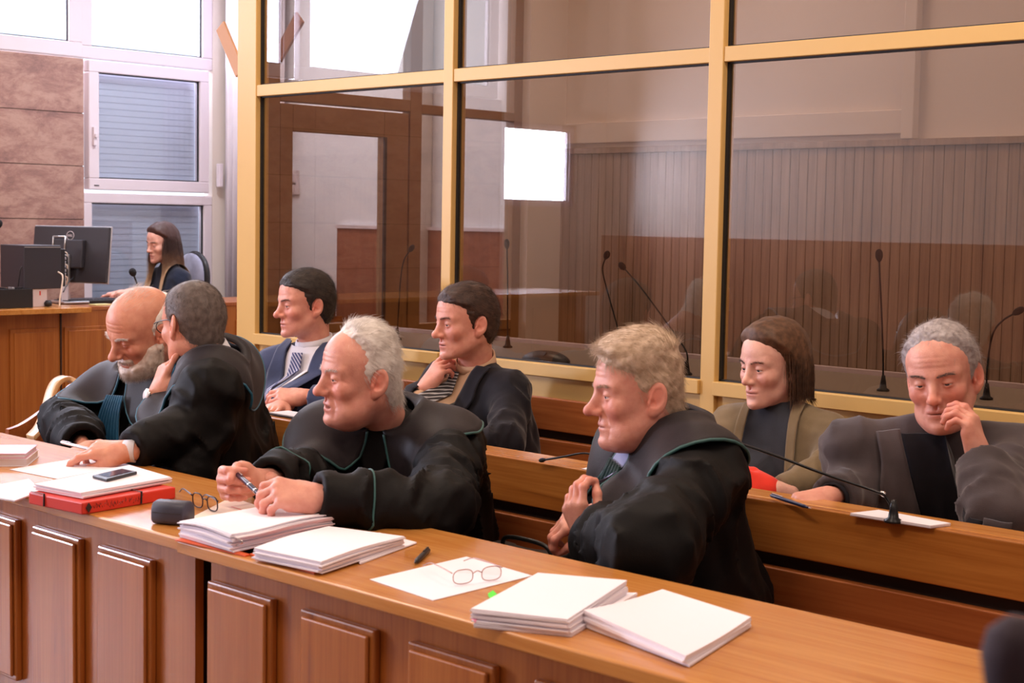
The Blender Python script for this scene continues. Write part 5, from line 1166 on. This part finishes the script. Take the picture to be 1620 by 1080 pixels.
# big messy stack with orange folder
for nm, lb, cp, z0, z1, mm, sd in (('orange_folder', 'orange folder under the messy paper stack beside the glasses case', [(276, 853), (436, 815), (520, 835), (388, 878)], D0, .7735, 'orange_card', 2), ('orange_folder', 'orange folder under the flatter paper stack in the middle of the desk', [(381, 872), (520, 838), (632, 862), (497, 905)], D0, .7735, 'orange_card', 3)):
    stack(nm, lb, 'folder', cp, z0, z1, 2, .001, mm, seed=sd)
wob = lambda u_, v_: .006 * math.sin(u_ * 5 + 1) * math.sin(v_ * 4) + .008 * (1 - u_) * v_
stack('paper_stack', 'thick messy stack of dog-eared papers in front of the white-haired man', 'papers', [(284, 824), (432, 797), (528, 814), (366, 848)], .7745, .806, 16, .0055, lift=wob, seed=11)
q = [PZ(345, 866, .774), PZ(390, 866, .774)]; 
tag(MB().tube(bez([PZ(356, 857, .790), PZ(372, 862, .786), PZ(384, 857, .796), PZ(372, 850, .802)], 14), .0016, 6).build('binder_clip', M['steel'], smooth=True), 'metal clip on the front corner of the messy paper stack', 'clip')
stack('paper_stack', 'flat stack of white papers on the orange folder, right of the messy stack', 'papers', [(402, 866), (520, 830), (640, 846), (508, 888)], .7745, .797, 9, .004, lift=lambda u_, v_: .003 * math.sin(u_ * 4), seed=12)
stack('paper_stack', 'thin papers sticking out right from under the flat middle stack', 'papers', [(560, 876), (600, 842), (659, 857), (570, 890)], D0, .7740, 3, .002, seed=13)
# pens
def pen(label, a, b_, rad, mb, mt=None, bands=(), tipm=None):
    a, b_ = np.array(a), np.array(b_); x = nrm(b_ - a); L = np.linalg.norm(b_ - a); t = thing('pen', tuple((a + b_) / 2), label, 'pen')
    MB().lathe([(rad * .55, 0), (rad, .006), (rad * 1.02, L * .5), (rad * .95, L * .82), (rad * .45, L * .95)], a, x, 14).build('barrel', mb, t, smooth=True)
    MB().lathe([(rad * .45, L * .95), (rad * .15, L)], a, x, 12).build('tip', mt or M['steel'], t, smooth=True)
    for k in bands: MB().lathe([(rad * 1.08, L * k), (rad * 1.1, L * k + .001), (rad * 1.1, L * k + .004), (rad * 1.08, L * k + .005)], a, x, 14).build('band', M['steel'], t, smooth=True)
    sd = nrm(np.cross(x, UP)); n_ = np.cross(sd, x); MB().obox(a + x * .024 + n_ * rad * 1.25, x, sd, n_, .038, .003, .0012).build('clip', mt or M['steel'], t)
    return t
pen('black pen lying on the desk behind the sheet with the thin eyeglasses', PZ(678, 869, .776), PZ(656, 890, .7755), .0052, M['black_pl'], M['black_pl'])
tipr, tipl = (tr[0] * .5 + tr[4] * .5), (tl[0] * .45 + tl[4] * .55)
dv = nrm(tipl - tipr); pen('dark blue pen with silver bands held between the hands of the white-haired man', tipr - dv * .018, tipl + dv * .03, .0058, mat('navy_lacquer', (.012, .010, .035), .2), None, (.42, .60))
pen('silver pen held under the fingers of the hand resting on the desk', PZ(96, 699, .805), PZ(168, 717, .795), .0042, mat('pen_silver', (.5, .48, .5), .3, .6))
pen('blue and white pen in the hand of the man in the grey suit', PZ(1219, 783, .782), PZ(1283, 804, .776), .0045, mat('blue_pen', (.03, .04, .12), .3), M['white_pvc'])
# sheet with thin eyeglasses
stack('loose_sheet', 'single white sheet in the middle of the desk, under the thin eyeglasses', 'paper', [(585, 916), (738, 880), (842, 910), (685, 949)], D0, D0 + .0012, 1, 0)
p = PZ(755, 921, .7725); eyeglasses('thin bronze-rimmed eyeglasses lying open on the single sheet', p, nrm(PZ(795, 909, .7725) - PZ(712, 919, .7725)), nrm(UP + .2 * TC), nrm(-TC + LF * .55), M['bronze'], M['lens'], .0009, .020, .0135)
stack('sticky_tab', 'small bright green tab sticking out behind the ring-bound stack', 'tab', [(772, 938), (780, 933), (786, 939), (777, 945)], D0, D0 + .004, 1, 0)
bpy.data.objects['sticky_tab'].data.materials[0] = mat('green_tab', (.10, .85, .05), .5)
stack('paper_stack', 'thick stack of white papers at the right, beside the green tab', 'papers', [(745, 962), (851, 908), (992, 920), (898, 979)], .7785, .7990, 9, .003, lift=lambda u_, v_: .003 * u_, seed=15)
stack('paper_stack', 'lower papers spread out under the thick right-hand stack', 'papers', [(750, 985), (850, 935), (1008, 937), (905, 1000)], D0, .7780, 4, .002, seed=16)
stack('sticky_tab', 'small pink tab at the left corner of the thick right-hand stack', 'tab', [(746, 978), (751, 974), (757, 977), (752, 982)], .7785, .7815, 1, 0); bpy.data.objects['sticky_tab.001'].data.materials[0] = mat('pink_tab', (.85, .25, .35), .5)
stack('paper_stack', 'rightmost stack of blank white papers, its near corner curling', 'papers', [(923, 978), (1048, 935), (1188, 979), (1085, 1041)], .7715, .7850, 5, .004, lift=lambda u_, v_: .004 + .010 * (1 - u_) * (1 - v_) - .003 * math.sin(u_ * 3.1) , seed=17)
# bag on the lawyers' bench
c = PY(826, 884, 2.74); bg = thing('leather_bag', (c[0], 2.74, .455), 'black leather bag standing on the bench between the two front men', 'bag')
zt = c[2] + .012
f = lambda p: smin(np.maximum(np.maximum(np.abs(p[:, 0] - c[0]) - .16, np.abs(p[:, 1] - 2.76) - .045 - .02 * np.sin((p[:, 2] - .45) * 8)), np.abs(p[:, 2] - (.457 + zt) / 2) - (zt - .457) / 2 + .0), 1., .01) - .004 * (vnoise(p * 22) - .5)
V, Q = surf(f, (c[0] - .2, 2.66, .44), (c[0] + .2, 2.86, zt + .03), .007, .01); mesh('bag_body', V, Q, M['leather'], bg)
MB().tube(bez([(c[0] - .09, 2.76, zt - .005), (c[0] - .07, 2.75, zt + .030), (c[0] + .0, 2.745, zt + .038), (c[0] + .07, 2.75, zt + .030), (c[0] + .09, 2.76, zt - .005)], 20), .006, 8).build('handle', M['leather'], bg, smooth=True)
# ================================================================= MICROPHONES
def mic(label, pts, head=.011, base=True, rad=.0030, group=None, hl=.03, flat_base=None):
    """gooseneck microphone along pts from base to head"""
    cv = bez(pts, 40); b0 = np.array(pts[0]); t = thing('gooseneck_microphone', tuple(b0), label, 'microphone', group)
    MB().tube(cv, [rad * (1.25 if i < 5 else 1) for i in range(len(cv))], 8).build('gooseneck', M['black_metal'], t, smooth=True)
    e = np.array(cv[-1]); x = nrm(e - np.array(cv[-4])); MB().lathe([(rad, -.004), (head * .6, 0), (head, hl * .35), (head * .98, hl * .75), (head * .6, hl), (.001, hl * 1.08)], e, x, 16).build('windscreen', M['foam'], t, smooth=True)
    if base: MB().lathe([(.020, 0), (.020, .005), (.012, .010), (.009, .028), (.0055, .050)], b0, (0, 0, 1), 24).build('base', M['black_metal'], t, smooth=True)
    return t
g1 = 'gooseneck microphones on the second row desk'
b0 = PZ(953, 750, .7705); yy = b0[1]
mic('short gooseneck microphone bent left, behind the profile man at the right', [b0, PY(949, 735, yy), PY(938, 720, yy), PY(920, 717, yy), PY(893, 722, yy), PY(862, 727, yy)], .006, True, .0028, g1, .02)
b0 = PZ(1413, 826, .7705); yy = b0[1]
mm = mic('long gooseneck microphone reaching left across the olive cardigan', [b0, PY(1411, 806, yy), PY(1402, 787, yy), PY(1385, 777, yy - .01), PY(1300, 748, yy - .02), PY(1220, 718, yy - .03), PY(1142, 692, yy - .03)], .0125, True, .0033, g1, .036)
MB().lathe([(.0055, -.006), (.0062, 0), (.0055, .006)], PY(1397, 781, yy), nrm(PY(1385, 777, yy) - PY(1402, 787, yy)), 14).build('collar_ring', M['steel'], mm, smooth=True)
g2 = 'gooseneck microphones inside the glass dock'
def dockmic(label, bx, by, pts, yb, head=.012, z=.8955):
    b0 = PZ(bx, by, z); b0 = np.array((PY(bx, by, yb)[0], yb, z)); mic(label, [b0] + [PY(x, y, yb + dy) for x, y, dy in pts], head, True, .0030, g2, .034)
dockmic('tall dock microphone leaning left, right beside the second yellow post', 1086, 596, [(1087, 560, 0), (1072, 535, .02), (1040, 490, .06), (1010, 450, .09), (988, 425, .11)], 4.20)
dockmic('dock microphone with a curved neck above the fair-haired man', 990, 575, [(984, 545, 0), (972, 500, .01), (958, 450, .01), (953, 425, 0), (958, 408, -.02)], 4.45)
dockmic('dock microphone standing upright in the right-hand glass bay', 1396, 640, [(1397, 560, 0), (1394, 480, .0), (1392, 440, .0), (1391, 412, .0)], 4.30)
dockmic('dock microphone in the middle bay, nearest the second yellow post from the left', 803, 560, [(803, 500, 0), (803, 440, 0), (802, 392, 0)], 4.5, .011)
dockmic('dock microphone bent right in the left-hand glass bay', 628, 540, [(630, 500, 0), (634, 440, 0), (639, 412, 0), (648, 397, .0)], 4.4, .011)
dockmic('dock microphone reaching right at the right picture edge', 1560, 640, [(1562, 580, 0), (1570, 530, 0), (1585, 508, 0), (1604, 496, 0)], 4.35, .011)
# desk telephone on the dock shelf
c = PZ(846, 573, .896); te = thing('conference_phone', tuple(c), 'low black curved device on the shelf behind the middle dock glass', 'device')
f = lambda p: smax(ell(p, (c[0], c[1] + .06, .890), (.11, .07, .048)), .8965 - p[:, 2], .006)
V, Q = surf(f, (c[0] - .13, c[1] - .03, .88), (c[0] + .13, c[1] + .15, .96), .004, .006); mesh('body', V, Q, M['black_pl'], te)
MB().obox((c[0] + .005, c[1] + .02, .928), (1, 0, 0), (0, .8, .6), (0, -.6, .8), .06, .02, .003).build('display', M['dark_pl'], te)
# papers on the second row
stack('paper_stack', 'thin papers on the second row ledge in front of the man in the grey suit', 'papers', [(1345, 811), (1390, 806), (1504, 827), (1472, 831)], .7705, .7770, 4, .001, seed=21)
stack('loose_sheet', 'small corner of a white sheet on the ledge behind the short microphone', 'paper', [(920, 741), (944, 735), (975, 741), (955, 747)], .7705, .7715, 1, 0)
stack('loose_sheet', 'small white sheet on the ledge in front of the woman with red gloves', 'paper', [(1135, 771), (1160, 766), (1174, 774), (1150, 779)], .7705, .7715, 1, 0)
c = PY(476, 645, 3.04); tb = thing('clipboard', (c[0], 3.04, .7705), 'thin dark clipboard with a pale edge in front of the man in blue', 'clipboard')
zc = .7725; MB().box(c[0] - .12, c[0] + .10, 3.0, 3.083, zc, zc + .004).build('board', M['dark_pl'], tb); MB().box(c[0] - .118, c[0] + .098, 3.003, 3.08, zc + .0042, zc + .0075).build('paper_pad', M['shirt_white'], tb)

# ================================================================= CLERK'S DESK
jz = .9125
c = PX(78, 440, -7.62); cy0, cy1 = PX(38, 440, -7.52)[1], PX(97, 440, -7.52)[1]; zc0, zc1 = PX(60, 457, -7.52)[2], PX(60, 388, -7.52)[2]
pc = thing('computer_tower', (-7.7, (cy0 + cy1) / 2, jz), 'black computer case standing on a white box in front of the monitor', 'computer')
MB().box(-7.78, -7.52, cy0, cy1, zc0, zc1).build('case', M['dark_pl'], pc, bv=.004)
MB().box(-7.52, -7.518, cy0 + .004, cy1 - .004, zc1 - .012, zc1 - .008).build('top_seam', M['silver'], pc)
MB().box(-7.77, -7.53, cy1, cy1 + .03, zc0 + .01, zc1 - .02).build('rear_panel', M['black_pl'], pc, bv=.003)
for k in range(7): p = np.array((-7.55, cy1 + .035, zc0 + .07 + .022 * k)); MB().tube(bez([p + (0, -.01, 0), p + (.01, .012, -.012), p + (0, .012, -.05)], 8), .004, 6).build('cable_plug', M['black_pl' if k % 3 else 'cream_paper'], pc, smooth=True)
y0 = PX(55, 470, -7.52)[1]; y1 = PX(76, 470, -7.52)[1]; wb = thing('white_box', (-7.6, (y0 + y1) / 2, jz), 'small white box under the computer case', 'box')
MB().box(-7.74, -7.53, y0 - .02, y1, jz, zc0 - .001).build('carton', M['white_pvc'], wb, bv=.002); MB().box(-7.53, -7.5285, y1 - .045, y1 - .038, zc0 - .035, zc0 - .012).build('red_print', M['red_card'], wb)
y0 = PX(-40, 470, -7.47)[1]; y1 = PX(52, 470, -7.47)[1]; zb = PX(30, 457, -7.47)[2]
bb = thing('black_organizer', (-7.5, (y0 + y1) / 2, jz), 'black open desk organiser box at the left picture edge', 'organiser')
q = MB().box(-7.60, -7.47, y0, y1, jz, jz + .006); q.box(-7.474, -7.468, y0, y1, jz, zb).box(-7.60, -7.594, y0, y1, jz, zb).box(-7.60, -7.468, y1 - .006, y1, jz, zb).box(-7.60, -7.468, y0, y0 + .006, jz, zb); q.build('tray', M['black_pl'], bb, bv=.002)
for k in range(4): yk = y1 - .05 - .05 * k; MB().box(-7.55, -7.50, yk, yk + .012, zb - .004, zb + .008).build('divider_clip', M['silver' if k % 2 else 'black_pl'], bb, bv=.002)
# monitor seen from behind, its screen turned to the clerk
mc = PX(112, 402, -7.80); nb = nrm(A3(.42, -.90, 0) + UP * .12); rx = nrm(np.cross(UP, nb)); rx = rx if rx @ (-LF) > 0 else -rx; uy = np.cross(nb, rx); uy = uy if uy[2] > 0 else -uy
mo = thing('computer_monitor', (mc[0], mc[1], jz), 'black monitor with silver edge seen from behind, screen towards the clerk', 'monitor')
MB().obox(mc, rx, uy, nb, .50, .315, .018).build('back_shell', M['dark_pl'], mo, bv=.006)
q = MB().obox(mc - nb * .012, rx, uy, nb, .508, .323, .012).build('silver_bezel', M['silver'], mo, bv=.002)
MB().obox(mc - nb * .0205, rx, uy, nb, .49, .30, .004).build('screen', M['black_pl'], mo)
MB().obox(mc + nb * .022, rx, uy, nb, .20, .16, .03).build('stand_mount', M['dark_pl'], mo, bv=.006)
MB().obox(np.array((mc[0], mc[1], (mc[2] + jz) / 2)) + nb * (.05, .05, 0), rx, UP, nb * (1, 1, 0), .05, mc[2] - jz, .02).build('stand_neck', M['silver'], mo, bv=.003)
MB().box(mc[0] - .10, mc[0] + .10, mc[1] - .10, mc[1] + .06, jz, jz + .012).build('stand_foot', M['silver'], mo, bv=.004)
hx = mc - rx * .055 + nb * .040 + uy * .065; q = MB(); 
for a, b_ in (((-.04, -.045), (-.04, .03)), ((-.04, .03), (.04, .03)), ((.04, .03), (.04, -.045))): q.tube([hx + rx * a[0] + uy * a[1], hx + rx * b_[0] + uy * b_[1]], .005, 8)
q.build('carry_bracket', M['silver'], mo, smooth=True)
lc = mc + nb * .0100 + uy * .105 - rx * .005; lg = MB().tube([lc + rx * .024 * math.cos(a) + uy * .024 * math.sin(a) for a in np.linspace(0, 6.283, 36, endpoint=False)], .0018, 6, closed=True)
def seg(P0, P1): lg.tube([lc + rx * P0[0] + uy * P0[1], lc + rx * P1[0] + uy * P1[1]], .0013, 5)
for ox, kind in ((-.0155, 'D'), (-.0055, 'E'), (.0035, 'L'), (.0105, 'L')):
    h = .006
    if kind == 'D': [seg(a, b_) for a, b_ in (((ox, -h), (ox, h)), ((ox, h), (ox + .005, h * .6)), ((ox + .005, h * .6), (ox + .005, -h * .6)), ((ox + .005, -h * .6), (ox, -h)))]
    if kind == 'E': [seg(a, b_) for a, b_ in (((ox, -h), (ox + .003, h)), ((ox, -h), (ox + .006, -h * .6)), ((ox + .0015, 0), (ox + .006, .001)), ((ox + .003, h), (ox + .008, h * .7)))]
    if kind == 'L': [seg(a, b_) for a, b_ in (((ox, h), (ox, -h)), ((ox, -h), (ox + .005, -h)))]
lg.build('logo', M['white_pvc'], mo, smooth=True)
# cables
p = lambda x, y, X=-7.60: PX(x, y, X)
tag(MB().tube(bez([p(92, 430, -7.52), p(99, 436, -7.47), p(98, 452, -7.46), p(95, 470, -7.45), p(94, 486, -7.44)], 26), .0045, 8).build('cream_cable', M['cream_paper'], smooth=True), 'cream cable hanging from the back of the computer case', 'cable')
q = PX(93, 483, -7.44)
tag(MB().tube(bez([p(28, 457, -7.55), p(31, 435, -7.54), p(33, 424, -7.54), p(39, 416, -7.56)], 18), .0035, 8).build('black_cable', M['black_pl'], smooth=True), 'thin black cable rising from the organiser to the computer case', 'cable')
tag(MB().tube(bez([p(100, 462, -7.62), p(108, 447, -7.66), p(114, 441, -7.7), p(118, 436, -7.76)], 18), .0035, 8).build('black_cable', M['black_pl'], smooth=True), 'black cable behind the computer case, below the monitor', 'cable')
c = PX(64, 478, -7.5); tag(MB().lathe([(.004, 0), (.02, .006), (.022, .02), (.012, .034)], (-7.52, PX(60, 478, -7.52)[1] + .06, jz), (0, 0, 1), 16).build('small_black_adapter', M['black_pl'], smooth=True), 'small black adapter beside the white box', 'adapter')
# keyboard, tray, notes
kz = .9085; ka, kb = PX(100, 473, -7.70), PX(182, 476, -7.80)
kc = (PZ(100, 470, kz) + PZ(180, 475, kz)) / 2; kx = nrm(A3(.87, .0, 0) * .2 + A3(0, 1, 0)); 
kc = A3(-7.80, (PX(97, 470, -7.8)[1] + PX(185, 470, -7.8)[1]) / 2, kz); kb_ = thing('keyboard', tuple(kc), 'black keyboard under the clerk\'s hands', 'keyboard')
W_ = PX(185, 470, -7.8)[1] - PX(97, 470, -7.8)[1]
MB().obox(kc + UP * .012, (0, 1, 0), (1, 0, 0), (0, 0, 1), W_, .17, .018).build('case', M['black_pl'], kb_, bv=.004)
q = MB(); [q.obox(kc + UP * .0235 + A3(.062 - .025 * r_, -W_ / 2 + .025 + .0225 * c_, 0), (0, 1, 0), (1, 0, 0), (0, 0, 1), .019, .020, .005) for r_ in range(6) for c_ in range(int((W_ - .04) / .0225))]; q.build('keys', M['dark_pl'], kb_)['kind'] = 'stuff'
c = PX(161, 480, -7.56); tag(MB().box(-7.60, -7.52, c[1] - .06, c[1] + .04, .9085, .916).build('note_pad', mat('pale_yellow_paper', s2l(226, 214, 150), .7), bv=.001), 'small pale yellow note pad on the front edge of the judges\' bench', 'notepad')
b0 = np.array((-7.62, PX(224, 478, -7.62)[1], .9085)); mic('gooseneck microphone standing in front of the typing clerk', [b0, PX(222, 470, -7.62), PX(217, 450, -7.63), PX(212, 436, -7.64)], .021, True, .005, 'microphones on the judges\' bench', .042)
b0 = np.array((-7.62, PX(-14, 478, -7.62)[1], jz)); mic('microphone at the extreme left picture edge on the judges\' bench', [b0, PX(-12, 440, -7.62), PX(-8, 380, -7.62), PX(-4, 360, -7.62)], .021, True, .005, 'microphones on the judges\' bench', .042)
# office chair
ch = thing('office_chair', (-8.35, PX(292, 440, -8.35)[1], 0), 'grey office chair behind the typing clerk', 'chair')
oc = PX(302, 440, -8.42); cd = nrm(A3(-.12, -1, 0)); cr_ = nrm(np.cross(cd, UP))
f = lambda p: smax(ell(p, oc, (.19, .045, .165), np.stack([cr_, cd, UP], 1)), np.abs((p - oc) @ cr_) - .185, .06)
V, Q = surf(f, oc - .32, oc + .32, .011, .02); mesh('backrest', V, Q, M['chair_grey'], ch)
f2 = lambda p: smax(ell(p, oc - cd * .03, (.205, .045, .18), np.stack([cr_, cd, UP], 1)), np.abs((p - oc) @ cr_) - .20, .06)
V, Q = surf(f2, oc - .34, oc + .34, .011, .02); mesh('back_shell', V, Q, M['black_pl'], ch)
sc_ = np.array((oc[0], oc[1], .50)) + cd * .26
MB().lathe([(.20, -.03), (.235, -.01), (.24, .02), (.20, .045), (.01, .05)], sc_, (0, 0, 1), 28).build('seat', M['chair_grey'], ch, smooth=True)
MB().lathe([(.03, 0), (.03, .36)], (sc_[0], sc_[1], .10), (0, 0, 1), 16).tube([sc_ - UP * .02 - cd * .1, sc_ - cd * .30 - UP * .0, oc - cd * .07 - UP * .1], .016, 8).build('column', M['black_metal'], ch, smooth=True)
for k in range(5): a = k * 1.2566; e = A3(sc_[0] + .28 * math.cos(a), sc_[1] + .28 * math.sin(a), .07); lg_ = MB().tube([(sc_[0], sc_[1], .11), e], [.022, .014], 8).build('base_leg', M['black_pl'], ch, smooth=True); MB().lathe([(.028, -.012), (.030, 0), (.028, .012)], e - UP * .038, (math.cos(a + 1.57), math.sin(a + 1.57), 0), 14).build('castor', M['black_pl'], lg_, smooth=True)
# out of focus microphone on a stand close to the photographer
c = EYE + ray(1604, 1042) * .72; st = thing('stand_microphone', (c[0], c[1], 0), 'blurred dark foam microphone on a floor stand, close in the right corner', 'microphone')
MB().lathe([(.003, -.022), (.012, -.014), (.0155, 0), (.014, .012), (.006, .020)], c, nrm(A3(.1, .0, 1)), 20).build('windscreen', mat('violet_grey_foam', (.045, .032, .042), .9), st, smooth=True)
MB().tube([c - UP * .020, (c[0], c[1], .02)], .006, 12).build('pole', M['black_metal'], st, smooth=True)
MB().lathe([(.14, 0), (.14, .012), (.03, .025), (.012, .04)], (c[0], c[1], 0), (0, 0, 1), 28).build('base', M['black_metal'], st, smooth=True)
